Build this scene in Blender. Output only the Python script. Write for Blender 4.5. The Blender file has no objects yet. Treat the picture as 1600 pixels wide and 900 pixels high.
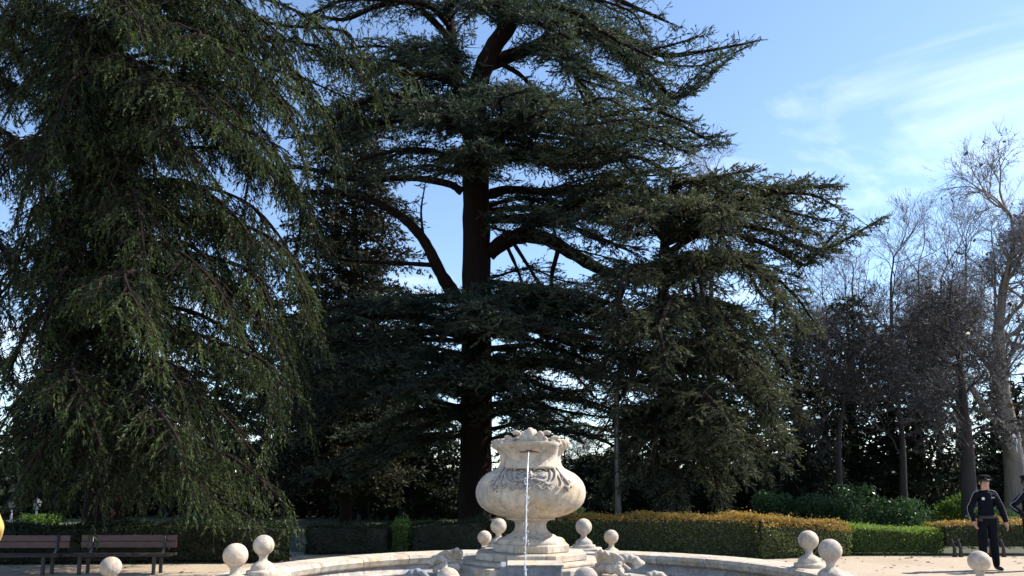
import bpy, bmesh, math, random
import numpy as np
from mathutils import Vector, Matrix
random.seed(7); rng = np.random.default_rng(11)
SC = bpy.context.scene; COL = SC.collection
R = math.radians

# ------------------------------------------------------------------ camera, world, sun, exposure
F_PX, CAM_H, HORIZON, PPY = 1200.0, 1.6, 760.0, 620.0   # PPY: row of the optical axis, the picture being cropped at its foot
PITCH = math.atan((HORIZON - PPY) / F_PX); CP, SP = math.cos(PITCH), math.sin(PITCH)
cam = bpy.data.cameras.new('camera'); cam.sensor_width = 36.0; cam.lens = 36.0 * F_PX / 1600.0
cam.shift_y = (PPY - 450.0) / 1600.0; cam.clip_start = 0.1; cam.clip_end = 4000
camo = bpy.data.objects.new('camera', cam); COL.objects.link(camo)
camo.location = (0, 0, CAM_H); camo.rotation_euler = (math.pi / 2 + PITCH, 0, 0); SC.camera = camo

SUN_EL, SUN_AZ = R(43), R(74)          # azimuth to the right of straight ahead (+Y)
sl = bpy.data.lights.new('sun', 'SUN'); sl.energy = 5.0; sl.angle = R(0.5); sl.color = (1.0, 0.93, 0.83)
so = bpy.data.objects.new('sun', sl); COL.objects.link(so)
SUN_DIR = Vector((math.sin(SUN_AZ) * math.cos(SUN_EL), math.cos(SUN_AZ) * math.cos(SUN_EL), math.sin(SUN_EL)))
so.rotation_euler = SUN_DIR.to_track_quat('Z', 'Y').to_euler(); so.location = (30, 20, 40)

W = bpy.data.worlds.new('World'); SC.world = W; W.use_nodes = True
nt = W.node_tree; nt.nodes.clear()
def wn(t, **k):
    n = nt.nodes.new(t)
    for a, b in k.items(): setattr(n, a, b)
    return n
sky = wn('ShaderNodeTexSky', sky_type='NISHITA', sun_disc=False, sun_elevation=SUN_EL, sun_rotation=SUN_AZ,
         altitude=650, air_density=1.0, dust_density=0.3, ozone_density=2.2)
tc = wn('ShaderNodeTexCoord'); sep = wn('ShaderNodeSeparateXYZ'); nt.links.new(tc.outputs['Generated'], sep.inputs[0])
def wmath(op, a, b=None):
    n = wn('ShaderNodeMath', operation=op)
    for i, v in enumerate((a, b)):
        if v is None: continue
        if isinstance(v, (int, float)): n.inputs[i].default_value = v
        else: nt.links.new(v, n.inputs[i])
    return n.outputs[0]
zz = wmath('ADD', wmath('MAXIMUM', sep.outputs[2], 0.0), 0.12)
cmb = wn('ShaderNodeCombineXYZ')
nt.links.new(wmath('DIVIDE', sep.outputs[0], zz), cmb.inputs[0]); nt.links.new(wmath('DIVIDE', sep.outputs[1], zz), cmb.inputs[1])
mp = wn('ShaderNodeMapping'); mp.inputs['Scale'].default_value = (0.55, 1.0, 1); mp.inputs['Rotation'].default_value = (0, 0, R(25))
mp.inputs['Location'].default_value = (3.8048, 4.578, 6.2096)
nt.links.new(cmb.outputs[0], mp.inputs[0])
n1 = wn('ShaderNodeTexNoise'); n1.inputs['Scale'].default_value = 1.2; n1.inputs['Detail'].default_value = 7; n1.inputs['Roughness'].default_value = 0.58; n1.inputs['Distortion'].default_value = 0.9
nt.links.new(mp.outputs[0], n1.inputs['Vector'])
cr = wn('ShaderNodeValToRGB'); cr.color_ramp.elements[0].position = 0.55; cr.color_ramp.elements[1].position = 0.90
nt.links.new(n1.outputs['Fac'], cr.inputs[0])
mix = wn('ShaderNodeMix', data_type='RGBA'); nt.links.new(wmath('MULTIPLY', cr.outputs[0], 0.75), mix.inputs['Factor'])
nt.links.new(sky.outputs[0], mix.inputs['A']); mix.inputs['B'].default_value = (9.0, 9.1, 9.2, 1)
bg = wn('ShaderNodeBackground'); bg.inputs['Strength'].default_value = 0.135
nt.links.new(mix.outputs['Result'], bg.inputs[0])
wo = wn('ShaderNodeOutputWorld'); nt.links.new(bg.outputs[0], wo.inputs[0])

SC.view_settings.view_transform = 'Standard'; SC.view_settings.look = 'None'
SC.view_settings.exposure = 0.95; SC.view_settings.gamma = 1.0
SC.cycles.max_bounces = 6; SC.cycles.transparent_max_bounces = 6

# ------------------------------------------------------------------ helpers
def at(px, py, Y):
    """world point at ground distance Y seen at photo pixel (px, py)"""
    xc, yc = (px - 800.0) / F_PX, (PPY - py) / F_PX
    d = (xc, CP - yc * SP, SP + yc * CP); t = Y / d[1]
    return np.array((d[0] * t, Y, CAM_H + d[2] * t))
def gat(px, py, z=0.0):
    xc, yc = (px - 800.0) / F_PX, (PPY - py) / F_PX
    d = (xc, CP - yc * SP, SP + yc * CP); t = (z - CAM_H) / d[2]
    return np.array((d[0] * t, d[1] * t, z))

def mat(name, build):
    m = bpy.data.materials.new(name); m.use_nodes = True
    t = m.node_tree; b = t.nodes['Principled BSDF']
    build(t, b); return m
def node(t, typ, **k):
    n = t.nodes.new(typ)
    for a, v in k.items():
        if a in n.inputs.keys(): n.inputs[a].default_value = v
        else: setattr(n, a, v)
    return n
def noise(t, scale, detail=4, rough=0.55, coord='Object', dist=0.0, sc=None):
    c = node(t, 'ShaderNodeTexCoord'); n = node(t, 'ShaderNodeTexNoise', Scale=scale, Detail=detail, Roughness=rough, Distortion=dist)
    v = c.outputs[coord]
    if sc:
        mpp = node(t, 'ShaderNodeMapping', Scale=sc); t.links.new(v, mpp.inputs[0]); v = mpp.outputs[0]
    t.links.new(v, n.inputs['Vector']); return n.outputs['Fac']
def ramp(t, fac, stops):
    r = node(t, 'ShaderNodeValToRGB'); e = r.color_ramp.elements
    while len(e) < len(stops): e.new(0.5)
    for i, (p, c) in enumerate(stops): e[i].position = p; e[i].color = (*c, 1)
    t.links.new(fac, r.inputs[0]); return r.outputs[0]
def mixc(t, fac, a, b, mode='MIX'):
    m = node(t, 'ShaderNodeMix', data_type='RGBA', blend_type=mode)
    for s, v in (('Factor', fac), ('A', a), ('B', b)):
        if isinstance(v, (int, float)): m.inputs[s].default_value = v
        elif isinstance(v, tuple): m.inputs[s].default_value = (*v, 1)
        else: t.links.new(v, m.inputs[s])
    return m.outputs['Result']
def bump(t, b, h, strength=0.4, dist=0.02):
    n = node(t, 'ShaderNodeBump', Strength=strength, Distance=dist); t.links.new(h, n.inputs['Height']); t.links.new(n.outputs[0], b.inputs['Normal'])

def simple(name, col, rough=0.6, metal=0.0, var=0.15, scale=20.0, bmp=0.0):
    def f(t, b):
        n = noise(t, scale)
        c = ramp(t, n, [(0.3, tuple(x * (1 - var) for x in col)), (0.7, tuple(min(1, x * (1 + var)) for x in col))])
        t.links.new(c, b.inputs['Base Color']); b.inputs['Roughness'].default_value = rough; b.inputs['Metallic'].default_value = metal
        if bmp: bump(t, b, n, bmp, 0.01)
    return mat(name, f)

def stone(name, base, grey, ochre, seed=0.0):
    def f(t, b):
        c = node(t, 'ShaderNodeTexCoord'); info = node(t, 'ShaderNodeObjectInfo')
        add = node(t, 'ShaderNodeVectorMath', operation='ADD'); t.links.new(c.outputs['Object'], add.inputs[0])
        mul = node(t, 'ShaderNodeMath', operation='MULTIPLY'); t.links.new(info.outputs['Random'], mul.inputs[0]); mul.inputs[1].default_value = 37.0
        t.links.new(mul.outputs[0], add.inputs[1])
        def nz(s, d, r=0.6, dist=0.0, sc=None):
            n = node(t, 'ShaderNodeTexNoise', Scale=s, Detail=d, Roughness=r, Distortion=dist)
            if sc:
                mm = node(t, 'ShaderNodeMapping', Scale=sc); t.links.new(add.outputs[0], mm.inputs[0]); t.links.new(mm.outputs[0], n.inputs['Vector'])
            else: t.links.new(add.outputs[0], n.inputs['Vector'])
            return n.outputs['Fac']
        n_big, n_mid, n_fine = nz(2.2, 5, 0.62, 0.5), nz(9.0, 6, 0.65), nz(70, 3)
        col = mixc(t, ramp(t, n_big, [(0.42, (0, 0, 0)), (0.66, (1, 1, 1))]), base, grey)
        col = mixc(t, ramp(t, nz(3.1, 4, 0.6, 0.3, (1, 1, 0.45)), [(0.52, (0, 0, 0)), (0.72, (0.8, 0.8, 0.8))]), col, ochre)
        col = mixc(t, 0.55, col, ramp(t, n_mid, [(0.32, (0.36, 0.34, 0.32)), (0.6, (1, 1, 1))]), 'MULTIPLY')
        col = mixc(t, 0.5, col, ramp(t, n_fine, [(0.3, (0.6, 0.6, 0.6)), (0.62, (1.0, 1.0, 1.0))]), 'MULTIPLY')
        streak = nz(14, 4, 0.6, 0.2, (1, 1, 0.12))
        col = mixc(t, ramp(t, streak, [(0.54, (0, 0, 0)), (0.72, (0.6, 0.6, 0.6))]), col, (0.13, 0.12, 0.11))
        t.links.new(col, b.inputs['Base Color']); b.inputs['Roughness'].default_value = 0.9; b.inputs['Specular IOR Level'].default_value = 0.25
        h = node(t, 'ShaderNodeMath', operation='ADD'); t.links.new(n_mid, h.inputs[0]); t.links.new(n_fine, h.inputs[1])
        bump(t, b, h.outputs[0], 0.5, 0.012)
    return mat(name, f)

M = {}
M['stone'] = stone('pale_carved_stone', (0.66, 0.56, 0.445), (0.45, 0.405, 0.365), (0.52, 0.38, 0.22))
M['stone_grey'] = stone('weathered_shaded_stone', (0.52, 0.47, 0.42), (0.34, 0.32, 0.315), (0.45, 0.36, 0.23))
M['stone_wet'] = stone('damp_stone', (0.24, 0.19, 0.14), (0.14, 0.12, 0.12), (0.22, 0.12, 0.05))
M['panel'] = stone('blue_grey_shaded_stone', (0.30, 0.31, 0.34), (0.22, 0.23, 0.27), (0.26, 0.25, 0.22))
M['hole'] = simple('rusty_spout', (0.10, 0.045, 0.02), 0.9)

def sand_f(t, b):
    n1, n2, n3 = noise(t, 0.5, 6, 0.6), noise(t, 14, 5, 0.7), noise(t, 120, 2)
    c = ramp(t, n1, [(0.3, (0.40, 0.315, 0.225)), (0.7, (0.52, 0.425, 0.32))])
    c = mixc(t, 0.6, c, ramp(t, n2, [(0.3, (0.62, 0.6, 0.58)), (0.65, (1, 1, 1))]), 'MULTIPLY')
    c = mixc(t, 0.6, c, ramp(t, n3, [(0.3, (0.55, 0.53, 0.5)), (0.6, (1, 1, 1))]), 'MULTIPLY')
    t.links.new(c, b.inputs['Base Color']); b.inputs['Roughness'].default_value = 0.95
    bump(t, b, n2, 0.5, 0.02)
M['sand'] = mat('packed_sand', sand_f)
def soil_f(t, b):
    n1, n2 = noise(t, 0.35, 6, 0.65), noise(t, 22, 5, 0.7)
    c = ramp(t, n1, [(0.35, (0.06, 0.045, 0.03)), (0.55, (0.05, 0.07, 0.025)), (0.75, (0.10, 0.075, 0.045))])
    c = mixc(t, 0.6, c, ramp(t, n2, [(0.3, (0.5, 0.5, 0.5)), (0.65, (1, 1, 1))]), 'MULTIPLY')
    t.links.new(c, b.inputs['Base Color']); b.inputs['Roughness'].default_value = 0.95; bump(t, b, n2, 0.6, 0.04)
M['soil'] = mat('garden_soil', soil_f)

def leafmat(name, dark, light, transl=0.3, rough=0.55, alt=None):
    def f(t, b):
        a = node(t, 'ShaderNodeAttribute', attribute_name='tint')
        stops = [(0.0, dark), (0.85, light)] + ([(1.0, alt)] if alt else [])
        c = ramp(t, a.outputs['Fac'], stops)
        c2 = mixc(t, 0.5, c, ramp(t, noise(t, 0.6, 3), [(0.3, (0.6, 0.62, 0.7)), (0.7, (1.1, 1.05, 0.9))]), 'MULTIPLY')
        t.links.new(c2, b.inputs['Base Color']); b.inputs['Roughness'].default_value = rough
        b.inputs['Specular IOR Level'].default_value = 0.12
        tr = node(t, 'ShaderNodeBsdfTranslucent'); t.links.new(mixc(t, 1.0, c2, (1.3, 1.35, 0.8), 'MULTIPLY'), tr.inputs[0])
        ms = node(t, 'ShaderNodeMixShader'); ms.inputs[0].default_value = transl
        t.links.new(b.outputs[0], ms.inputs[1]); t.links.new(tr.outputs[0], ms.inputs[2])
        t.links.new(ms.outputs[0], t.nodes['Material Output'].inputs['Surface'])
    return mat(name, f)
M['cedar'] = leafmat('blue_green_needles', (0.018, 0.038, 0.039), (0.096, 0.118, 0.08), 0.28)
M['cedar_olive'] = leafmat('olive_needles', (0.019, 0.032, 0.028), (0.112, 0.12, 0.076), 0.28)
M['deodar'] = leafmat('grey_green_needles', (0.007, 0.017, 0.015), (0.084, 0.115, 0.046), 0.3)
M['deodar_brown'] = leafmat('brownish_needles', (0.022, 0.022, 0.017), (0.05, 0.048, 0.034), 0.15)
M['cypress'] = leafmat('dark_olive_scales', (0.016, 0.019, 0.013), (0.046, 0.046, 0.028), 0.15)
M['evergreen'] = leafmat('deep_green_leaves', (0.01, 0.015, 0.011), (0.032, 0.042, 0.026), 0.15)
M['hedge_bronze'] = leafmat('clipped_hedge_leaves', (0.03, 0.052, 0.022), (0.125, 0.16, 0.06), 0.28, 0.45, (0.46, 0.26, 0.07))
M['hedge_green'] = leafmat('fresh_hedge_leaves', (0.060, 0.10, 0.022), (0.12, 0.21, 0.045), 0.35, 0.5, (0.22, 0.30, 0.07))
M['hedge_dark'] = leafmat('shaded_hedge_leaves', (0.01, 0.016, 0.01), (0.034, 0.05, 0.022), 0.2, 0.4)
M['laurel'] = leafmat('glossy_laurel_leaves', (0.025, 0.055, 0.028), (0.09, 0.16, 0.065), 0.25, 0.28)
M['dry_leaf'] = leafmat('dry_leaves', (0.05, 0.036, 0.03), (0.09, 0.068, 0.055), 0.1)

def bark_f(cols):
    def f(t, b):
        n1, n2 = noise(t, 6, 6, 0.7, sc=(1, 1, 0.18)), noise(t, 1.2, 3)
        c = mixc(t, 0.5, ramp(t, n1, [(0.3, cols[0]), (0.7, cols[1])]), ramp(t, n2, [(0.3, cols[2]), (0.7, cols[1])]))
        t.links.new(c, b.inputs['Base Color']); b.inputs['Roughness'].default_value = 0.95; b.inputs['Specular IOR Level'].default_value = 0.08; bump(t, b, n1, 0.9, 0.05)
    return f
M['bark'] = mat('dark_cedar_bark', bark_f([(0.010, 0.007, 0.007), (0.026, 0.018, 0.016), (0.014, 0.010, 0.009)]))
M['bark_grey'] = mat('grey_bark', bark_f([(0.030, 0.026, 0.026), (0.070, 0.060, 0.058), (0.045, 0.038, 0.038)]))
M['bark_pale'] = mat('pale_plane_bark', bark_f([(0.12, 0.10, 0.085), (0.30, 0.26, 0.23), (0.18, 0.15, 0.13)]))
M['twig'] = simple('reddish_twigs', (0.19, 0.17, 0.17), 0.85)
M['twig_dark'] = simple('dark_twigs', (0.050, 0.045, 0.047), 0.85)
M['core'] = simple('hedge_inner_twigs', (0.030, 0.028, 0.018), 0.95)

class MB:
    """collects pieces and links them as ONE mesh object (world coordinates, moved under its root)"""
    def __init__(s): s.v = []; s.f = []; s.m = []; s.n = 0; s.t = []
    def add(s, V, Fs, mi=0, tint=None):
        V = np.asarray(V, float).reshape(-1, 3); s.v.append(V)
        for k in range(len(Fs)): pass
        Fa = Fs if isinstance(Fs, list) else [Fs]
        for fa in Fa:
            fa = np.asarray(fa, np.int64)
            if fa.size == 0: continue
            if fa.ndim == 1: fa = fa[None]
            s.f.append(fa + s.n); s.m.append(np.full(len(fa), mi, np.int32))
            s.t.append(np.full(len(fa), 0.5, np.float32) if tint is None else np.broadcast_to(np.asarray(tint, np.float32), (len(fa),)))
        s.n += len(V)
    def build(s, name, mats, parent=None, smooth=False, origin=None, attr=False):
        me = bpy.data.meshes.new(name)
        V = np.concatenate(s.v)
        if origin is None and parent is not None: origin = root_loc(parent)
        if origin is not None: V = V - np.asarray(origin)[None]
        me.vertices.add(len(V)); me.vertices.foreach_set('co', V.astype(np.float32).ravel())
        li = np.concatenate([a.ravel() for a in s.f]); tot = np.concatenate([np.full(len(a), a.shape[1], np.int32) for a in s.f])
        st = np.concatenate(([0], np.cumsum(tot)[:-1])).astype(np.int32)
        me.loops.add(len(li)); me.loops.foreach_set('vertex_index', li.astype(np.int32))
        me.polygons.add(len(tot)); me.polygons.foreach_set('loop_start', st); me.polygons.foreach_set('loop_total', tot)
        me.polygons.foreach_set('material_index', np.concatenate(s.m))
        me.polygons.foreach_set('use_smooth', np.full(len(tot), smooth, bool))
        for m in (mats if isinstance(mats, (list, tuple)) else [mats]): me.materials.append(m)
        if attr:
            a = me.attributes.new('tint', 'FLOAT', 'FACE'); a.data.foreach_set('value', np.concatenate(s.t))
        me.update(calc_edges=True); me.validate()
        o = bpy.data.objects.new(name, me); COL.objects.link(o)
        if parent is not None: o.parent = parent
        elif origin is not None: o.location = tuple(origin)
        return o
    # --- shapes
    def box(s, c, size, mi=0, rot=0.0, bev=0.0):
        x, y, z = (a / 2 for a in size); b = bev
        bm = bmesh.new(); bmesh.ops.create_cube(bm, size=1.0)
        for v in bm.verts: v.co = Vector((v.co.x * 2 * x, v.co.y * 2 * y, v.co.z * 2 * z))
        if b: bmesh.ops.bevel(bm, geom=list(bm.edges), offset=b, segments=2, affect='EDGES', profile=0.5)
        s.bm(bm, Matrix.Translation(Vector(c)) @ Matrix.Rotation(rot, 4, 'Z'), mi)
    def bm(s, bm, mtx=None, mi=0):
        bm.verts.index_update()
        V = [(mtx @ v.co if mtx else v.co)[:] for v in bm.verts]
        by = {}
        for f in bm.faces: by.setdefault(len(f.verts), []).append([v.index for v in f.verts])
        s.add(V, [np.array(x) for x in by.values()], mi); bm.free()
    def lathe(s, prof, c=(0, 0, 0), seg=48, mi=0, mod=None, a0=0.0, sq=(1, 1)):
        prof = np.asarray(prof, float); n = len(prof); th = np.linspace(0, 2 * np.pi, seg, endpoint=False) + a0
        r = prof[:, 0][:, None] * np.ones(seg)[None]
        if mod is not None: r = r + mod(prof, th)
        V = np.stack([c[0] + r * np.cos(th) * sq[0], c[1] + r * np.sin(th) * sq[1], c[2] + prof[:, 1][:, None] * np.ones(seg)], -1).reshape(-1, 3)
        i = np.arange(n - 1)[:, None] * seg; j = np.arange(seg)[None]; j2 = (j + 1) % seg
        Fq = np.stack([i + j, i + j2, i + seg + j2, i + seg + j], -1).reshape(-1, 4)
        s.add(V, Fq, mi)
    def tube(s, pts, rad, sides=8, mi=0, cap=True, rough=0.0, tint=None):
        P = np.asarray(pts, float); n = len(P); rad = np.broadcast_to(np.asarray(rad, float), (n,))
        T = np.gradient(P, axis=0); T /= np.linalg.norm(T, axis=1)[:, None] + 1e-9
        up = np.array((0, 0, 1.0)) if abs(T[0, 2]) < 0.9 else np.array((1.0, 0, 0))
        N = np.empty_like(P); prev = up
        for k in range(n):
            q = prev - T[k] * prev.dot(T[k]); l = np.linalg.norm(q)
            q = q / l if l > 1e-6 else np.cross(T[k], (0.3, 0.5, 0.8)); N[k] = q; prev = q
        B = np.cross(T, N); th = np.linspace(0, 2 * np.pi, sides, endpoint=False)
        rr = rad[:, None] * np.ones(sides)
        if rough: rr = rr * (1 + rough * rng.normal(size=rr.shape))
        V = (P[:, None] + rr[..., None] * (N[:, None] * np.cos(th)[None, :, None] + B[:, None] * np.sin(th)[None, :, None])).reshape(-1, 3)
        i = np.arange(n - 1)[:, None] * sides; j = np.arange(sides)[None]; j2 = (j + 1) % sides
        Fq = np.stack([i + j, i + j2, i + sides + j2, i + sides + j], -1).reshape(-1, 4); L = [Fq]
        if cap: L += [np.arange(sides)[::-1][None], (np.arange(sides) + (n - 1) * sides)[None]]
        s.add(V, L, mi, tint)
    def ball(s, c, r, seg=24, rings=14, mi=0, sc=(1, 1, 1), nz=0.0):
        ph = np.linspace(-np.pi / 2, np.pi / 2, rings); prof = np.stack([np.maximum(np.cos(ph), 1e-4), np.sin(ph)], 1)
        th = np.linspace(0, 2 * np.pi, seg, endpoint=False)
        V = np.stack([prof[:, 0][:, None] * np.cos(th), prof[:, 0][:, None] * np.sin(th), prof[:, 1][:, None] * np.ones(seg)], -1)
        V = V * (r * (1 + nz * np.sin(5 * V[..., :1] + 3) * np.sin(6 * V[..., 1:2] + 1)))
        V = V * np.asarray(sc) + np.asarray(c)
        i = np.arange(rings - 1)[:, None] * seg; j = np.arange(seg)[None]; j2 = (j + 1) % seg
        s.add(V.reshape(-1, 3), np.stack([i + j, i + j2, i + seg + j2, i + seg + j], -1).reshape(-1, 4), mi)
    def spikes(s, P0, P1, r0, r1, mi=0):
        """many thin three-sided twigs at once"""
        P0 = np.asarray(P0, float); P1 = np.asarray(P1, float); n = len(P0)
        T = P1 - P0; T /= np.linalg.norm(T, axis=1)[:, None] + 1e-9
        A = np.cross(T, rng.normal(size=(n, 3))); A /= np.linalg.norm(A, axis=1)[:, None] + 1e-9; B = np.cross(T, A)
        r0 = np.broadcast_to(r0, (n,))[:, None]; r1 = np.broadcast_to(r1, (n,))[:, None]
        V = []
        for P, r in ((P0, r0), (P1, r1)):
            for k in range(3):
                a = 2 * np.pi * k / 3; V.append(P + r * (A * math.cos(a) + B * math.sin(a)))
        V = np.stack(V, 1).reshape(-1, 3); b = np.arange(n)[:, None] * 6
        Fq = np.concatenate([b + np.array([[k, (k + 1) % 3, 3 + (k + 1) % 3, 3 + k]]) for k in range(3)])
        s.add(V, Fq, mi)

def ribbons(mb, P0, P1, r0, r1, mi=0):
    P0 = np.asarray(P0, float); P1 = np.asarray(P1, float); n = len(P0); T = P1 - P0
    A = np.cross(T, rng.normal(size=(n, 3))); A /= np.linalg.norm(A, axis=1)[:, None] + 1e-9
    r0 = np.broadcast_to(r0, (n,))[:, None] * 1.25; r1 = np.broadcast_to(r1, (n,))[:, None] * 1.25
    mb.add(np.stack([P0 - A * r0, P0 + A * r0, P1 + A * r1, P1 - A * r1], 1).reshape(-1, 3), np.arange(4 * n).reshape(-1, 4), mi)
def root_loc(o):
    p = np.zeros(3)
    while o is not None: p = p + np.array(o.location); o = o.parent
    return p
def tag(o, label=None, cat=None, group=None, kind=None):
    for k, v in (('label', label), ('category', cat), ('group', group), ('kind', kind)):
        if v: o[k] = v
    return o
def thing(name, loc, label, cat, group=None):
    o = bpy.data.objects.new(name, None); COL.objects.link(o); o.location = tuple(float(a) for a in loc); o.empty_display_size = 0.2
    return tag(o, label, cat, group)
def smooth_line(pts, n=6):
    P = np.asarray(pts, float)
    if len(P) < 3: return np.array([P[0] + (P[1] - P[0]) * u for u in np.linspace(0, 1, n + 1)])
    Q = np.vstack([2 * P[0] - P[1], P, 2 * P[-1] - P[-2]]); out = []
    for i in range(1, len(Q) - 2):
        for u in np.linspace(0, 1, n, endpoint=False):
            a, b, c, d = Q[i - 1:i + 3]
            out.append(0.5 * (2 * b + (c - a) * u + (2 * a - 5 * b + 4 * c - d) * u * u + (3 * b - a - 3 * c + d) * u ** 3))
    out.append(P[-1]); return np.array(out)
def unit(v): return v / (np.linalg.norm(v, axis=-1, keepdims=True) + 1e-9)

# ------------------------------------------------------------------ ground
g = MB(); g.add([(-1500, -60, -0.02), (1500, -60, -0.02), (1500, 2500, -0.02), (-1500, 2500, -0.02)], [[0, 1, 2, 3]])
tag(g.build('ground', M['soil']), kind='structure')
g = MB()
pl = [(-45, -20), (60, -20), (60, 16.2), (13.0, 18.4), (9.2, 18.6), (5.9, 17.7), (1.0, 18.4), (-9, 19.6), (-17, 19.6), (-30, 19.6), (-45, 17)]
nx, ny = 60, 40
g.add([(x, y, 0.0) for x, y in pl], [list(range(len(pl)))])
tag(g.build('plaza', M['sand']), kind='structure')

lv = MB(); n = 700; lx, ly = rng.uniform(-12, 14, n), 18.6 - np.abs(rng.normal(size=n)) * 2.2; q = np.stack([lx, ly, np.full(n, 0.012)], 1)
a_ = rng.normal(size=(n, 3)) * (0.03, 0.03, 0.006); b_ = np.stack([-a_[:, 1], a_[:, 0], rng.normal(size=n) * 0.006], 1) * 0.6
lv.add(np.stack([q - a_, q - b_, q + a_, q + b_], 1).reshape(-1, 3), np.arange(4 * n).reshape(-1, 4), 0, rng.uniform(0, 0.8, n))
tag(lv.build('fallen_leaves', M['dry_leaf'], attr=True), 'dry brown leaves scattered on the sand along the hedges', 'leaves', kind='stuff')
# ------------------------------------------------------------------ fountain
FC = np.array((0.335, 9.71, 0.0)); UC = np.array((0.237, 9.857, 0.0))
fountain = thing('fountain', FC, 'pale carved stone fountain with a bulbous urn on stepped pedestal in a round basin', 'fountain')
RI, RO, HT = 3.56, 4.09, 0.50
# coping stones: one mesh shared by every stone of the ring
NST = 26; da = 2 * math.pi / NST
prof = [(RI + 0.02, HT - 0.17), (RI - 0.05, HT - 0.13), (RI - 0.07, HT - 0.06), (RI - 0.04, HT - 0.012), (RI + 0.03, HT),
        (RO - 0.06, HT + 0.004), (RO, HT - 0.03), (RO + 0.02, HT - 0.09), (RO - 0.03, HT - 0.15), (RO - 0.05, HT - 0.17)]
def ring_piece(prof, a0, a1, nseg, c, mb, caps=True):
    th = np.linspace(a0, a1, nseg + 1); prof = np.asarray(prof); m = len(prof)
    V = np.stack([c[0] + prof[None, :, 0] * np.cos(th)[:, None], c[1] + prof[None, :, 0] * np.sin(th)[:, None],
                  c[2] + prof[None, :, 1] * np.ones(len(th))[:, None]], -1).reshape(-1, 3)
    i = np.arange(nseg)[:, None] * m; j = np.arange(m)[None]; j2 = (j + 1) % m
    L = [np.stack([i + j, i + m + j, i + m + j2, i + j2], -1).reshape(-1, 4)]
    if caps: L += [np.arange(m)[None], (np.arange(m)[::-1] + nseg * m)[None]]
    mb.add(V, L)
cm = MB(); ring_piece(prof, 0.0015, da - 0.0015, 5, (0, 0, 0), cm)
c0 = cm.build('coping_stone', M['stone'], origin=(0, 0, 0)); c0.parent = fountain
for k in range(1, NST):
    c = c0.copy(); COL.objects.link(c); c.parent = fountain; c.rotation_euler = (0, 0, k * da); c.location = (0, 0, 0.003 * math.sin(k * 7.3))
w = MB()
ring_piece([(RI, HT - 0.17), (RO - 0.08, HT - 0.17), (RO - 0.08, -0.02), (RI + 0.25, -0.02), (RI + 0.25, 0.0), (RI - 0.10, 0.16), (RI - 0.16, 0.20), (RI - 0.16, 0.235), (RI - 0.02, 0.25)], 0, 2 * math.pi, 120, FC, w, False)
w.build('basin_wall', M['stone_grey'], fountain, True)
w = MB(); w.lathe([(RI - 0.13, 0.20), (RI - 0.145, -0.3), (0.01, -0.3)], FC, 96)
w.build('basin_lining', M['stone_wet'], fountain, True)
def water_f(t, b):
    b.inputs['Base Color'].default_value = (0.03, 0.045, 0.04, 1); b.inputs['Roughness'].default_value = 0.06; b.inputs['IOR'].default_value = 1.33
    bump(t, b, noise(t, 5, 3), 0.25, 0.02)
M['water'] = mat('pool_water', water_f)
w = MB(); w.lathe([(RI - 0.14, 0.05), (0.9, 0.05), (0.01, 0.05)], FC, 96)
tag(w.build('water', M['water'], smooth=True), kind='structure')
# side lobes of the basin
for (cx, cy, r, a0, a1) in ((4.07, 9.9, 1.39, -88, 88), (-3.3, 9.33, 1.25, 92, 268), (0.62, 13.4, 1.43, 20, 160)):
    w = MB(); ring_piece([(r - 0.22, -0.02), (r - 0.22, 0.25), (r - 0.26, 0.27), (r - 0.26, 0.32), (r + 0.03, 0.325), (r + 0.05, 0.29), (r + 0.02, 0.25), (r, 0.24), (r, -0.02)], R(a0), R(a1), 28, (cx, cy, 0), w)
    w.build('side_trough', M['stone'], fountain, True)
# finial: moulded base with neck, ball as its sub-part
BR = 0.136
bm_ = MB(); bm_.lathe([(0.200, 0), (0.204, 0.03), (0.196, 0.05), (0.160, 0.056), (0.150, 0.064), (0.150, 0.080), (0.140, 0.105), (0.118, 0.132), (0.085, 0.152), (0.060, 0.166), (0.050, 0.180), (0.048, 0.200), (0.052, 0.222), (0.072, 0.252), (0.0, 0.27)], (0, 0, 0), 32)
fbase_me = None
finials = [(412, 852, 0.86, 0.130), (368, 868, 0.86, 0.131), (1263, 844, 0.87, 0.133), (1297, 860, 0.87, 0.131), (779, 822, 0.90, 0.141), (912, 823, 0.90, 0.143),
           (757, 840, 0.66, 0.129), (955, 839, 0.66, 0.135), (173, 886, 0.67, 0.118), (1530, 877, 0.68, 0.129), (700, 906, 0.66, 0.124), (915, 905, 0.66, 0.127)]
first = None
for k, (px, py, hc, br) in enumerate(finials):
    p = gat(px, py, hc); base = p - np.array((0, 0, 0.36))
    if first is None:
        fo = bm_.build('finial', M['stone'], origin=(0, 0, 0), smooth=True); fo.parent = fountain
        bb = MB(); bb.ball((0, 0, 0.36), BR, 32, 20, nz=0.008); bo = bb.build('ball', M['stone'], origin=(0, 0, 0), smooth=True); bo.parent = fo; first = (fo, bo)
    else:
        fo = first[0].copy(); COL.objects.link(fo); fo.parent = fountain
        bo = first[1].copy(); COL.objects.link(bo); bo.parent = fo
    fo.location = tuple(base - FC); s = br / BR; bo.scale = (s, s, s); bo.location = (0, 0, 0.36 * (1 - s)); fo.rotation_euler = (0, 0, k * 1.3)
    # block carrying the finial down to the masonry
    w = MB(); sz = 0.56 if k < 6 else 0.5
    w.box((p[0], p[1], (base[2] - 0.03) / 2), (sz, sz, base[2] + 0.03 - 0.004), bev=0.02, rot=math.atan2(p[1] - FC[1], p[0] - FC[0]))
    w.build('finial_block', M['stone'], fountain)

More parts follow.
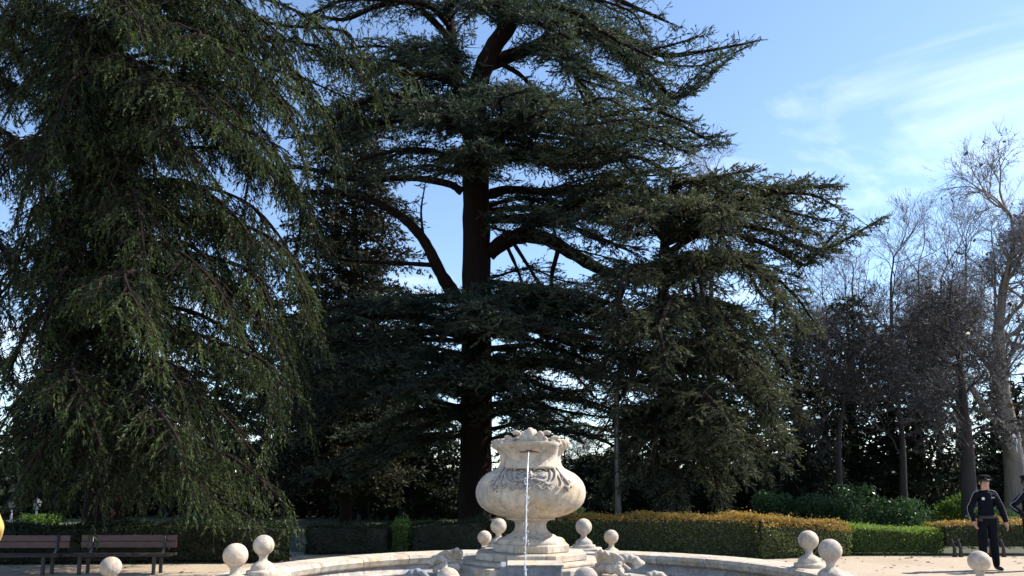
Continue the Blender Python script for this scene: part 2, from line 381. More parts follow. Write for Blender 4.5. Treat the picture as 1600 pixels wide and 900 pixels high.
# stepped pedestal (octagons), spout block
def octa(mb, r, z0, z1, c=UC, bev=0.012):
    a = math.pi / 8
    rr = r / math.cos(a)
    mb.lathe([(0.01, z0), (rr - bev, z0), (rr, z0 + bev), (rr, z1 - bev), (rr - bev, z1), (0.01, z1)], c, 8, a0=a)
for (r, z0, z1) in ((0.47, 0.79, 0.888), (0.68, 0.70, 0.79), (0.86, 0.655, 0.70), (1.02, 0.50, 0.655), (1.12, -0.3, 0.50)):
    w = MB(); octa(w, r, z0 + 0.002, z1); w.build('pedestal_step', M['stone'], fountain)
w = MB(); w.box((UC[0] - 0.03, UC[1] - 1.06, 0.22), (0.68, 0.5, 1.03), bev=0.015); sb = w.build('spout_block', M['panel'], fountain)  # blue grey puts the shade of the front face into the block's colour
w = MB(); w.box((UC[0] + 0.02, UC[1] - 1.07, 0.742), (0.62, 0.52, 0.016), bev=0.004); w.build('cap_slab', M['stone'], sb)

def uz(py): return at(829.5, py, UC[1])[2]
PXM = (UC[1] * CP - 0.4 * SP) / F_PX
uprof = [(0, 855), (50, 855), (53, 851), (54, 847), (52.5, 843), (49, 840), (41, 838.5), (38, 836), (31, 833), (27, 829), (24.3, 824), (24, 819), (26, 815), (31, 812.5), (38, 811.3), (38.5, 809.5), (37, 808.6),
         (46, 807), (58, 803.5), (68, 799), (77, 792.5), (82.5, 785), (85.5, 777), (86.3, 769), (85, 761), (81.5, 753), (76, 746), (69, 740), (60, 735.5), (53.5, 732), (50, 728), (47.8, 722), (47.2, 716), (48.5, 710), (52, 705.5), (56, 702.5)]
UP = np.array([(r * PXM, uz(y)) for r, y in uprof])
w = MB(); w.lathe(UP, (UC[0], UC[1], 0), 80)
urn = w.build('urn', M['stone'], fountain, True)
lip = [(55, 702.8), (58, 701), (60.5, 698), (61, 694), (60.4, 690.5), (58, 688), (54, 687.2), (50, 688.5), (47, 694), (45, 705), (40, 720), (0, 722)]
LP = np.array([(r * PXM, uz(y)) for r, y in lip])
def lipmod(prof, th):
    k = np.zeros(len(prof)); k[1:7] = (0.5, 1, 1, 1, 0.8, 0.4)
    return k[:, None] * (0.060 * np.abs(np.sin(15 * th[None] + prof[:, 1][:, None] * 25)) ** 0.6 - 0.048)
w = MB(); w.lathe(LP, (UC[0], UC[1], 0), 240, mod=lipmod); w.build('lip', M['stone'], urn, True)

def ur(z): return np.interp(z, UP[17:, 1], UP[17:, 0])
def on_urn(px, py, off=0.0):
    z = uz(py); r = ur(z); dx = (px - 829.5) * PXM
    dx = max(-r * 0.97, min(r * 0.97, dx)); y = -math.sqrt(max(r * r - dx * dx, 1e-4))
    n = np.array((dx, y, 0.0)) / r
    return np.array((UC[0] + dx, UC[1] + y, z)) + n * off
# headdress panel above the mask
w = MB(); rows = []
for py, hw, off in ((733.5, 35, 0.095), (729, 36, 0.115), (720, 37, 0.105), (710, 37, 0.10), (701, 36, 0.13), (694, 34, 0.17)):
    rows.append([on_urn(829 + t * hw, py, (off + (0.05 if py < 705 else 0)) * (1 - 0.55 * abs(t) ** 5)) for t in np.linspace(-1, 1, 15)])
V = np.array(rows).reshape(-1, 3); n = 15
Fq = np.array([[i * n + j, i * n + j + 1, (i + 1) * n + j + 1, (i + 1) * n + j] for i in range(len(rows) - 1) for j in range(n - 1)])
V2 = V + np.array((0, 0.14, 0)); m = len(V)
edge = [i for i in range(n)]; sides = []
for i in range(n - 1):
    sides.append([i, m + i, m + i + 1, i + 1]); b = (len(rows) - 1) * n; sides.append([b + i, b + i + 1, m + b + i + 1, m + b + i])
for i in range(len(rows) - 1):
    sides.append([i * n, (i + 1) * n, m + (i + 1) * n, m + i * n]); e = i * n + n - 1; sides.append([e, m + e, m + e + n, e + n])
w.add(np.vstack([V, V2]), [Fq, np.array(sides)]); w.build('headdress', M['stone'], urn, True)
w = MB(); w.tube([on_urn(827, 706, 0.135), on_urn(827, 707, 0.03)], 0.03, 12); w.tube([on_urn(816, 709, 0.108), on_urn(827, 706.5, 0.118), on_urn(838, 709, 0.108)], [0.008, 0.02, 0.008], 8)
w.build('spout', M['hole'], urn)
# rocaille crest on the lip
w = MB(); rr_ = random.Random(3); cz = uz(692)
for k in range(7):
    t = (k - 3) / 3.0; hgt = uz(678.5 + 10 * t * t + rr_.uniform(-1, 1)) - cz
    base = np.array((UC[0] + 6 * t * PXM, UC[1] - 0.53, cz - 0.03)); tip = np.array((UC[0] + (17 * t - 2) * PXM, UC[1] - 0.50 + 0.05 * abs(t), cz + hgt)); mid = (base + tip) / 2 + np.array((0, -0.05, 0.02))
    w.tube(smooth_line([base, mid, tip, tip + np.array((0.02 * t, 0.07, -0.02))], 5), np.interp(np.linspace(0, 1, 16), [0, 0.45, 0.8, 1], [0.022, 0.040, 0.040, 0.016]) * rr_.uniform(0.85, 1.15), 10)
for sgn in (-1, 1):
    for (x0, z0, r0, n_) in ((0.17, 0.045, 0.065, 4.6), (0.27, -0.01, 0.06, 4.2), (0.085, -0.03, 0.05, 4.0)):
        a = np.linspace(0, n_, 24); rad = r0 * np.exp(-a * 0.3)
        w.tube(np.stack([UC[0] + sgn * (x0 + rad * np.cos(a + 0.6)), UC[1] - 0.53 + 0.10 * x0 - 0.012 * a, cz + z0 + rad * np.sin(a + 0.6)], 1), np.linspace(0.030, 0.018, 24), 8)
    w.tube(smooth_line([(UC[0] + sgn * 0.10, UC[1] - 0.55, cz + 0.02), (UC[0] + sgn * 0.2, UC[1] - 0.54, cz - 0.045), (UC[0] + sgn * 0.30, UC[1] - 0.47, cz - 0.06), (UC[0] + sgn * 0.37, UC[1] - 0.38, cz - 0.02)], 6), np.linspace(0.035, 0.015, 19), 8)
w.ball((UC[0] + 0.105, UC[1] - 0.56, cz + 0.07), 0.045, 16, 10)
w.build('shell_crest', M['stone'], urn, True)
# grotesque mask and scrolls below
w = MB()
for sgn in (-1, 1):
    def q(dx, py, off=0.012): return on_urn(828 + sgn * dx, py, off)
    def tb(pts, r, n=6): w.tube(smooth_line([q(*p) for p in pts], n), r, 8)
    tb([(4, 735.5, 0.05), (9, 733, 0.065), (17, 733, 0.06), (23, 736, 0.04)], 0.012)                       # brow
    w.ball(q(12.5, 737.6, 0.022), 0.020, 12, 8, sc=(1.5, 0.7, 0.7))                                        # eye
    tb([(5, 740, 0.03), (12, 741.5, 0.035), (19, 738.5, 0.025)], 0.008)
    w.ball(q(14, 746, -0.004), 0.045, 14, 9, sc=(1.2, 0.5, 0.7))                                          # cheek
    tb([(3, 749, 0.05), (9, 750.5, 0.045), (17, 752, 0.03), (23, 748, 0.025), (21, 744.5, 0.02)], np.linspace(0.02, 0.009, 25))
    tb([(28, 727, 0.04), (34, 736, 0.04), (35.5, 746, 0.028), (31, 754, 0.024), (24, 757, 0.024), (20, 754.5, 0.02)], np.linspace(0.013, 0.02, 31))
    tb([(25, 733, 0.035), (29, 741, 0.03), (27, 749, 0.024)], 0.009)
    tb([(33, 724, 0.02), (40, 734, 0.012), (46, 744, 0.016), (52, 752, 0.02), (56, 758, 0.018), (53, 762, 0.02), (49, 759.5, 0.025)], np.interp(np.linspace(0, 1, 37), [0, 0.6, 1], [0.010, 0.016, 0.022]))
    tb([(38, 741, 0.012), (43, 750, 0.016), (44, 758, 0.016), (40, 762, 0.014), (37, 759, 0.016)], 0.010)
    for (dx, py, r) in ((58, 753, 0.022), (55, 765, 0.018), (60, 760, 0.018), (47, 749, 0.018), (50, 768, 0.014)): w.ball(q(dx, py, 0.0), r, 10, 8)
    tb([(1, 759, 0.03), (6, 763.5, 0.022), (11, 759.5, 0.026), (16, 764, 0.02), (22, 760, 0.022), (27, 765, 0.014), (31, 761, 0.014)], 0.011)
    tb([(3, 755, 0.03), (8, 757.5, 0.03), (13, 755, 0.026)], 0.010)
w.tube(smooth_line([on_urn(828, 735, 0.05), on_urn(828, 742, 0.075), on_urn(828, 747, 0.06)], 6), [0.014] * 4 + [0.022] * 5 + [0.02] * 4, 10)
w.ball(on_urn(828, 753, -0.01), 0.06, 18, 12, sc=(1.8, 0.5, 0.7))
w.build('mask', M['stone_grey'], urn, True)  # greyer stone puts the shade under the overhang into the mask's colour
# shells and volutes lying round the pedestal
def volute(c, sgn, R0, ribs, tilt):
    mb = MB(); t = np.linspace(0, 5.2, 70); r = R0 * np.exp(-0.27 * t); th = 0.2 + t
    P = np.stack([c[0] + sgn * r * np.cos(th), c[1] + tilt * np.sin(th) - 0.03 * t, c[2] + r * np.sin(th)], 1)
    mb.tube(P, 0.36 * r * (1 + 0.10 * np.sin(ribs * t)), 14); return mb
volute((1.29, 8.90, 0.66), 1, 0.175, 15, 0.05).build('volute', M['stone'], fountain, True)
volute((-0.81, 8.95, 0.69), -1, 0.135, 14, 0.05).build('volute', M['stone'], fountain, True)
volute((1.55, 8.71, 0.50), 1, 0.17, 13, 0.05).build('volute', M['stone'], fountain, True)
volute((-1.02, 8.76, 0.52), -1, 0.17, 13, 0.05).build('volute', M['panel'], fountain, True)
for (cx, cy, cz_, sgn) in ((1.04, 9.33, 0.66, 1), (-0.64, 9.33, 0.68, -1)):
    w = MB()
    for k in range(9):
        a = -0.3 + 0.26 * k; L = 0.30 + 0.05 * math.sin(k * 2.1)
        d = np.array((sgn * math.cos(a), -0.25, math.sin(a) * 0.55))
        b = np.array((cx, cy, cz_)); P = [b - d * 0.04, b + d * L * 0.5 + np.array((0, -0.05, 0.07)), b + d * L + np.array((0, -0.08, -0.02))]
        w.tube(smooth_line(P, 6), np.interp(np.linspace(0, 1, 13), [0, 0.5, 1], [0.022, 0.036, 0.014]), 8)
    for k in range(5): w.ball((cx + sgn * (0.02 + 0.05 * k), cy - 0.1 - 0.02 * k, cz_ - 0.03 + 0.025 * math.sin(k * 3)), 0.055, 12, 8)
    w.build('shell', M['stone'], fountain, True)
    w = MB(); w.box((cx + sgn * 0.30, cy - 0.3, 0.20), (0.75, 0.75, 0.72), bev=0.05, rot=0.6); w.build('shell_block', M['stone_grey'], fountain)
# falling water
def jet_f(t, b):
    b.inputs['Base Color'].default_value = (0.9, 0.92, 0.95, 1); b.inputs['Roughness'].default_value = 0.15; b.inputs['Transmission Weight'].default_value = 0.45; b.inputs['IOR'].default_value = 1.33
M['jet'] = mat('falling_water', jet_f)
w = MB(); p0 = on_urn(827, 707, 0.135); zz_ = np.linspace(0, 1, 70)
P = np.stack([p0[0] - 0.085 * zz_ ** 0.5, p0[1] - 1.2 * np.sqrt(zz_), p0[2] - (p0[2] - 0.05) * zz_], 1)
P[:, :2] += rng.normal(size=(70, 2)) * 0.004 * (zz_[:, None] + 0.1)
w.tube(P, (0.0070 + 0.001 * zz_) * (1 + 0.45 * rng.normal(size=70) * zz_ ** 0.5).clip(0.4, 1.8), 8)
for k in range(60):
    u = rng.uniform(0.2, 1); i = int(u * 69); w.ball(P[i] + rng.normal(size=3) * 0.016, rng.uniform(0.003, 0.007), 6, 5, sc=(1, 1, 2))
tag(w.build('water_jet', M['jet'], smooth=True, origin=(p0[0] - 0.085, p0[1] - 1.2, 0.05)), 'thin white stream of water falling from the spout of the stone urn', 'water jet')

# ------------------------------------------------------------------ foliage machinery
class Tree:
    def __init__(s, name, base, label, group=None, cat='tree'):
        s.root = thing(name, base, label, cat, group); s.sec = []; s.wood = MB(); s.leaf = MB()
    def trunk(s, pts, rad, m, sides=16, name='trunk', rough=0.035):
        P = smooth_line(pts, 6); r = np.interp(np.linspace(0, 1, len(P)), np.linspace(0, 1, len(rad)), rad)
        mb = MB(); mb.tube(P, r, sides, rough=rough); return mb.build(name, m, s.root, True)
    def limb(s, P, r0, r1, m, own=True):
        P = np.asarray(P); r = np.linspace(r0, r1, len(P)) * (1 + 0.06 * rng.normal(size=len(P)))
        if own:
            mb = MB(); mb.tube(P, r, 8); mb.build('branch', m, s.root, True)
        else: s.wood.tube(P, r, 5)
    def secondaries(s, P, L2, spacing=0.3, ang=(35, 75), start=0.2, droop=0.10, lift=0.05, tipl=0.6, vert=0.12, droop_tip=0.0):
        """side shoots along a limb polyline, stored as 6-point curves"""
        seg = np.linalg.norm(np.diff(P, axis=0), axis=1); S = np.concatenate([[0], np.cumsum(seg)]); L = S[-1]
        n = max(2, int(L * (1 - start) / spacing)); side = 1
        for k in range(n + 1):
            u = start + (1 - start) * (k + random.uniform(-0.4, 0.4)) / n; u = min(max(u, 0.02), 1)
            p = np.array([np.interp(u * L, S, P[:, i]) for i in range(3)]); q = np.array([np.interp(min(u * L + 0.1, L), S, P[:, i]) for i in range(3)])
            o = np.array([np.interp(max(u * L - 0.1, 0), S, P[:, i]) for i in range(3)])
            t = unit(q - o); h = np.array((t[1], -t[0], 0.0)); hn = np.linalg.norm(h); h = h / hn if hn > 0.1 else unit(rng.normal(size=3) * (1, 1, 0))
            a = R(random.uniform(*ang)); side = -side
            if u > 0.97: a *= 0.2
            d = t * math.cos(a) + h * side * math.sin(a) + np.array((0, 0, lift + random.gauss(0, vert)))
            f = (0.45 + 0.55 * min(1, (u - start + 0.05) * 3.5)) * (1 - 0.62 * max(0, (u - 0.35) / 0.65)) * random.uniform(0.65, 1.2)
            s._shoot(p, unit(d), L2 * f, droop)
        s._shoot(P[-1], unit(P[-1] - P[-2]), tipl, droop_tip)
    def _shoot(s, p, d, L, droop):
        u = np.linspace(0, 1, 6); C = p + d * (u * L)[:, None]; C[:, 2] -= droop * L * L * u * u
        C[1:] += rng.normal(size=(5, 3)) * 0.03 * L
        s.sec.append(C)
    def needles(s, m, tw_sp=0.10, tw_len=(0.22, 0.5), tw_ang=55, tw_down=0.0, tw_up=0.0, tuft=0.06, size=0.085, width=0.3, tint=(0.1, 0.8), twr=0.006, name='crown', flat=0.35, seclen_wood=True, spread=1.0):
        C = np.array(s.sec); n = len(C)
        seg = np.linalg.norm(np.diff(C, axis=1), axis=2).sum(1)
        cnt = np.maximum(2, (seg / tw_sp).astype(int)); idx = np.repeat(np.arange(n), cnt); N = len(idx)
        u = rng.uniform(0.08, 1.0, N); f = u * 5; i0 = np.minimum(f.astype(int), 4); fr = (f - i0)[:, None]
        A, B = C[idx, i0], C[idx, i0 + 1]; p = A * (1 - fr) + B * fr; t = unit(B - A)
        h = unit(np.stack([t[:, 1], -t[:, 0], np.zeros(N)], 1)); v = np.cross(h, t)
        sd = rng.choice([-1.0, 1.0], N)[:, None]; a = np.radians(tw_ang + rng.normal(size=N) * 14)[:, None]
        d = t * np.cos(a) + spread * h * sd * np.sin(a) + v * rng.normal(size=(N, 1)) * flat
        d[:, 2] += tw_up - tw_down; d = unit(d)
        L = rng.uniform(*tw_len, N) * (1 - 0.45 * u) ; end = u > 0.93; d[end] = unit(t[end] + rng.normal(size=(end.sum(), 3)) * 0.1)
        base_t = np.clip(rng.uniform(tint[0], tint[1], n)[idx] + rng.normal(size=N) * 0.08, 0, 0.84)
        tipp = p + d * L[:, None]; tipp[:, 2] -= tw_down * 0.25 * L
        k = np.maximum(2, (L / tuft).astype(int)); j = np.repeat(np.arange(N), k); K = len(j)
        uu = rng.uniform(0, 1, K)[:, None]; q = p[j] * (1 - uu) + tipp[j] * uu; q[:, 2] += (tw_down * 0.22 * L[j] * 4 * uu[:, 0] * (1 - uu[:, 0])) * 0.5
        dd = d[j]; r1 = unit(rng.normal(size=(K, 3))); r1 = unit(r1 - dd * (r1 * dd).sum(1)[:, None]); r2 = unit(np.cross(dd, r1))
        sz = size * rng.uniform(0.6, 1.3, K)[:, None]
        V = np.stack([q - dd * sz * 0.35 + r2 * sz * width * 0.5, q - dd * sz * 0.15 - r2 * sz * width * 0.5, q + dd * sz * 0.6 + r1 * sz * 0.55], 1).reshape(-1, 3)
        s.leaf.add(V, np.arange(3 * K).reshape(-1, 3), 0, np.clip(base_t[j] + rng.normal(size=K) * 0.06, 0, 0.84))
        o = s.leaf.build(name, m, s.root, attr=True); s.leaf = MB()
        if seclen_wood:
            s.wood.spikes(C[:, 0], C[:, 2], 0.022, 0.015); s.wood.spikes(C[:, 2], C[:, 5], 0.015, 0.006)
            sel = rng.uniform(size=N) < 0.4; ribbons(s.wood, p[sel], tipp[sel], twr, twr * 0.5)
        return K
    def finish(s, m):
        if s.wood.v: s.wood.build('twigs', m, s.root)
TRI = {}

# ------------------------------------------------------------------ big cedar in the middle
YC = 26.5
def companions(lists, n, seed, dy=14, dd=1.6, dx=14):
    """further limbs of the same kind growing beside the given ones, nearer and farther"""
    rr = random.Random(seed); out = []
    for pts in lists:
        out.append(pts)
        for k in range(n):
            sy, sd = rr.gauss(0, dy), rr.choice([-1, 1]) * rr.uniform(0.5, 1.0) * dd; m = len(pts) - 1; sc = rr.uniform(0.75, 1.05)
            out.append([(pts[0][0] + (p[0] - pts[0][0]) * sc + rr.gauss(0, dx) * i / m, p[1] + sy * min(1, 2 * i / m + 0.5) + rr.gauss(0, 5), p[2] + sd * min(1.0, 1.6 * i / m)) for i, p in enumerate(pts)])
    return out
def px_line(pts, Y, n=6): return smooth_line([at(a, b, Y + c) for a, b, c in pts], n)
cb = gat(742, 760 + 1.6 * 1283 / YC); cb = np.array((at(742, 800, YC)[0], YC, 0.0))
T = Tree('cedar_tree', cb, 'giant dark cedar with thick straight trunk rising behind the stone urn')
def rp(px): return px * YC / 1230.0 / 2
tr = [(cb[0], YC, -0.1), tuple(cb + (0, 0, 0.7)), tuple(at(744, 700, YC)), tuple(at(744, 560, YC)), tuple(at(744, 430, YC)), tuple(at(744, 300, YC)), tuple(at(741, 210, YC)), tuple(at(747, 130, YC))]
T.trunk(tr, [rp(66), rp(54), rp(50), rp(49), rp(47), rp(44), rp(40), rp(30)], M['bark'])
low_fill = []
lf_ = random.Random(77)
for k in range(30):
    side = 1 if k < 17 else -1; y0 = lf_.uniform(470, 690); reach = lf_.uniform(70, 270) * side; dz = lf_.uniform(-5.5, -0.5) if lf_.random() < 0.7 else lf_.uniform(0.5, 3)
    low_fill.append(([(745 + 18 * side, y0, 0), (745 + 0.4 * reach, y0 - 14, dz * 0.55), (745 + 0.75 * reach, y0 - 2, dz * 0.9), (745 + reach, y0 + lf_.uniform(20, 55), dz)], 7, 3, 1.25, 0.19, 0.12))
limbs = low_fill + [ # (points px,py,depth offset), base width px, tip width px, shoot length, spacing
 ([(747, 130, 0), (768, 78, -0.3), (800, 30, -0.6), (818, -40, -0.8)], 32, 24, 0.9, 0.35, 0.5),
 ([(728, 170, 0), (712, 120, 0.3), (706, 60, 0.6), (697, -30, 0.8)], 22, 16, 0.8, 0.35, 0.5),
 ([(707, 65, 0.5), (672, 28, 0.3), (640, 5, 0), (590, 10, -0.4), (540, 30, -0.6), (500, 25, -0.8)], 13, 5, 1.5, 0.24, 0.3),
 ([(702, 40, 0.6), (670, 10, -0.6), (610, 0, -1.6), (540, 0, -2.2), (490, 20, -2.6)], 10, 4, 1.5, 0.2, 0.1),
 ([(700, 20, 0.6), (720, -5, -1), (745, -5, -2), (780, 10, -2.6)], 10, 4, 1.4, 0.18, 0.1),
 ([(708, 90, 0.5), (690, 75, -1), (650, 70, -2), (600, 80, -2.6)], 9, 4, 1.2, 0.2, 0.2),
 ([(790, 45, -0.4), (820, 30, -2), (850, 40, -3), (890, 60, -3.5)], 10, 4, 1.3, 0.18, 0.1),
 ([(805, 20, -0.5), (780, 0, -2), (750, 10, -3), (725, 35, -3.4)], 9, 4, 1.1, 0.2, 0.15),
 ([(850, 66, 0.6), (880, 90, -0.8), (920, 115, -1.6), (970, 130, -2)], 8, 4, 1.3, 0.18, 0.1),
 ([(712, 120, 0.3), (680, 100, 2), (630, 100, 3), (580, 120, 3.4)], 9, 4, 1.3, 0.18, 0.2),
 ([(810, 0, 0), (870, -20, 0.5), (940, -10, 0.8), (1000, 15, 1), (1045, 35, 1)], 14, 4, 1.5, 0.2, 0.2),
 ([(800, 20, 0), (850, 10, -1), (900, 20, -1.6), (960, 60, -2), (1020, 90, -2)], 12, 4, 1.6, 0.18, 0.1),
 ([(765, 95, 0), (850, 66, 0.6), (905, 48, 1.0), (960, 50, 1.4), (1030, 85, 1.6), (1100, 80, 1.6), (1165, 68, 1.6)], 19, 4, 1.5, 0.17, 0.3),
 ([(880, 55, 0.8), (905, 125, 1.0), (950, 185, 1.2), (1000, 200, 1.2), (1060, 215, 1.2), (1125, 213, 1.2)], 10, 4, 1.2, 0.17, 0.2),
 ([(940, 55, 1), (1000, 100, 0.6), (1050, 150, 0.4), (1085, 140, 0.4), (1130, 100, 0.4)], 9, 4, 1.4, 0.17, 0.1),
 ([(775, 95, 0), (810, 115, 0.2), (845, 145, 0.4), (900, 165, 0.6)], 9, 4, 1.0, 0.22, 0.3),
 ([(745, 160, 0), (790, 150, -2), (860, 160, -3), (930, 180, -3.5), (1010, 170, -3.6), (1070, 190, -3.6)], 14, 4, 1.8, 0.17, 0.15),
 ([(745, 190, 0), (800, 195, -1.5), (880, 205, -2), (960, 215, -2.2), (1040, 190, -2.4), (1100, 215, -2.4)], 16, 4, 1.6, 0.17, 0.2),
 ([(740, 150, 0), (690, 120, -1.5), (630, 115, -2.4), (560, 100, -3), (500, 95, -3.2)], 14, 5, 1.7, 0.17, 0.2),
 ([(735, 185, 0), (680, 160, -0.8), (620, 150, -1.2), (550, 165, -1.2), (500, 210, -1.0), (455, 215, -1)], 18, 5, 1.5, 0.18, 0.2),
 ([(738, 200, 0), (660, 185, 0.5), (600, 190, 1.0), (545, 205, 1.5), (490, 250, 2.0)], 20, 5, 1.4, 0.22, 0.2),
 ([(742, 215, 0), (700, 190, -3), (690, 175, -4.5), (650, 170, -5.5)], 12, 5, 1.7, 0.18, 0.2),
 ([(742, 230, 0), (790, 210, -2.5), (810, 190, -4.2), (850, 175, -5.5)], 12, 5, 1.7, 0.18, 0.2),
 ([(740, 250, 0), (700, 245, -2), (670, 235, -3), (620, 235, -4), (560, 250, -4.5)], 12, 4, 1.4, 0.2, 0.2),
 ([(722, 300, 0), (700, 287, -0.1), (640, 278, -0.3), (560, 280, -0.6), (470, 262, -0.8), (400, 265, -1)], 15, 5, 1.0, 0.24, 0.45),
 ([(718, 472, 0), (690, 430, -0.3), (665, 380, -0.6), (640, 350, -0.8), (600, 322, -1.0), (540, 302, -1.2), (470, 300, -1.4)], 24, 7, 0.9, 0.24, 0.45),
 ([(688, 415, -0.3), (640, 412, -0.6), (560, 408, -0.8), (490, 400, -1)], 9, 4, 1.0, 0.24, 0.3),
 ([(662, 375, -0.6), (658, 330, -0.6), (664, 290, -0.6)], 5, 2, 0.5, 0.25, 0.2),
 ([(722, 520, 0), (670, 500, -0.6), (600, 493, -1.2), (520, 500, -1.8), (440, 510, -2)], 20, 6, 1.5, 0.18, 0.2),
 ([(722, 560, 0), (660, 555, -2), (590, 560, -3.2), (510, 575, -4), (460, 600, -4)], 14, 5, 1.7, 0.17, 0.15),
 ([(722, 610, 0), (660, 605, -1), (600, 610, -2), (530, 620, -2.6), (470, 640, -3)], 13, 4, 1.7, 0.17, 0.15),
 ([(722, 640, 0), (670, 645, 1), (610, 660, 1.6), (540, 680, 2)], 12, 4, 1.6, 0.2, 0.15),
 ([(765, 305, 0), (800, 296, 0.3), (870, 300, 0.6), (930, 290, 0.8), (1000, 270, 1.0), (1060, 262, 1)], 16, 5, 1.3, 0.2, 0.3),
 ([(750, 260, 0), (800, 245, -1.6), (850, 255, -2.4), (920, 260, -3), (990, 245, -3.2), (1050, 270, -3.2)], 14, 4, 1.4, 0.18, 0.15),
 ([(745, 280, 0), (740, 255, -2.5), (745, 240, -4.0), (750, 230, -5)], 12, 5, 1.5, 0.18, 0.3),
 ([(764, 395, 0), (800, 372, -0.3), (850, 372, -0.6), (900, 400, -0.9), (950, 425, -1.2), (1010, 430, -1.5), (1080, 415, -1.8)], 30, 9, 1.1, 0.22, 0.45),
 ([(800, 372, -0.3), (880, 330, -0.8), (950, 310, -1.2), (1030, 310, -1.5)], 10, 5, 1.3, 0.18, 0.2),
 ([(790, 380, -0.2), (808, 420, -0.3), (822, 460, -0.4)], 7, 3, 0.5, 0.3, 0.5), ([(800, 376, -0.3), (828, 420, -0.5), (850, 455, -0.6)], 7, 3, 0.6, 0.3, 0.4),
 ([(930, 418, -1), (958, 450, -1.2), (978, 490, -1.4)], 9, 4, 0.6, 0.3, 0.4), ([(872, 390, -0.8), (862, 440, -0.9), (880, 480, -1)], 8, 4, 0.7, 0.2, 0.3),
 ([(760, 480, 0), (800, 475, -2), (850, 470, -3), (930, 485, -3.6), (1010, 500, -4)], 15, 5, 1.7, 0.16, 0.15),
 ([(755, 500, 0), (770, 490, -3), (800, 495, -4.5), (860, 515, -5.5), (940, 530, -6)], 13, 5, 1.7, 0.16, 0.25),
 ([(768, 520, 0), (830, 515, -1.2), (900, 540, -2), (970, 560, -2.4), (1030, 590, -2.6)], 14, 4, 1.5, 0.17, 0.2),
 ([(768, 560, 0), (820, 590, 0.8), (870, 610, 1.4), (930, 610, 2)], 12, 4, 1.2, 0.24, 0.3),
 ([(768, 590, 0), (850, 570, -3.2), (920, 585, -4.6), (990, 600, -5)], 12, 4, 1.5, 0.18, 0.35),
 ([(745, 560, 0), (735, 560, -3), (720, 575, -4.5), (735, 590, -5)], 12, 5, 1.3, 0.2, 0.35),
 ([(768, 640, 0), (830, 655, 1.0), (890, 680, 1.8)], 8, 3, 1.1, 0.24, 0.3),
    ([(765, 330, 0), (820, 325, 1.5), (880, 335, 2.4), (950, 350, 3), (1010, 370, 3)], 12, 4, 1.4, 0.18, 0.15),
    ([(765, 345, 0), (810, 345, -2), (860, 345, -3), (920, 365, -3.6), (980, 390, -3.8)], 10, 4, 1.3, 0.18, 0.3),
    ([(768, 440, 0), (830, 447, 2), (900, 455, 3), (960, 475, 3.4)], 9, 4, 1.3, 0.18, 0.28),
    ([(765, 240, 0), (830, 235, 2), (900, 240, 3), (970, 235, 3.4)], 10, 4, 1.4, 0.18, 0.2),
    ([(745, 150, 0), (690, 150, 1.5), (630, 170, 2.5), (560, 200, 3)], 10, 4, 1.4, 0.18, 0.2),
    ([(745, 520, 0), (752, 505, -2.6), (770, 505, -4.2), (800, 520, -5.2)], 10, 4, 1.4, 0.16, 0.3),
    ([(745, 600, 0), (750, 590, -2.4), (765, 590, -3.8), (800, 605, -4.6)], 9, 4, 1.1, 0.18, 0.3),
    ([(745, 590, 0), (720, 580, -2.6), (690, 585, -4), (640, 610, -5)], 9, 4, 1.4, 0.17, 0.25),
    ([(768, 500, 0), (840, 495, 2), (920, 510, 3), (990, 540, 3.4)], 10, 4, 1.4, 0.17, 0.15),
    ([(768, 545, 0), (830, 540, 1.5), (900, 555, 2.6), (970, 590, 3)], 10, 4, 1.2, 0.18, 0.2),
    ([(768, 600, 0), (820, 620, -1.5), (870, 640, -2.4), (930, 650, -3)], 8, 3, 1.1, 0.19, 0.3),
    ([(722, 470, 0), (650, 470, 1.5), (580, 480, 2.4), (500, 520, 3)], 10, 4, 1.4, 0.17, 0.2),
    ([(722, 680, 0), (650, 690, -1.5), (580, 710, -2.4), (510, 740, -3)], 8, 3, 1.4, 0.17, 0.2),
]
cr_ = random.Random(17)
for pts, w0, w1, L2, sp, st in limbs:
    full = sp < 0.205 and st < 0.31 and len(pts) > 3 and w0 > 7.5
    for i, q in enumerate(companions([pts], 2 if full else 0, cr_.randint(0, 9999))):
        P = px_line(q, YC); T.limb(P, rp(w0) * (1 if i == 0 else 0.5), rp(w1) * (1 if i == 0 else 0.6), M['bark'], i == 0)
        T.secondaries(P, L2 * 1.1, sp, start=st if i == 0 else 0.06, droop=0.10, lift=0.03, vert=0.16)
TRI['cedar'] = T.needles(M['cedar'], tw_sp=0.090, tw_len=(0.22, 0.6), tuft=0.027, size=0.099, width=0.33, flat=0.4, tw_up=0.02, tint=(0.0, 0.8))
T.finish(M['bark'])

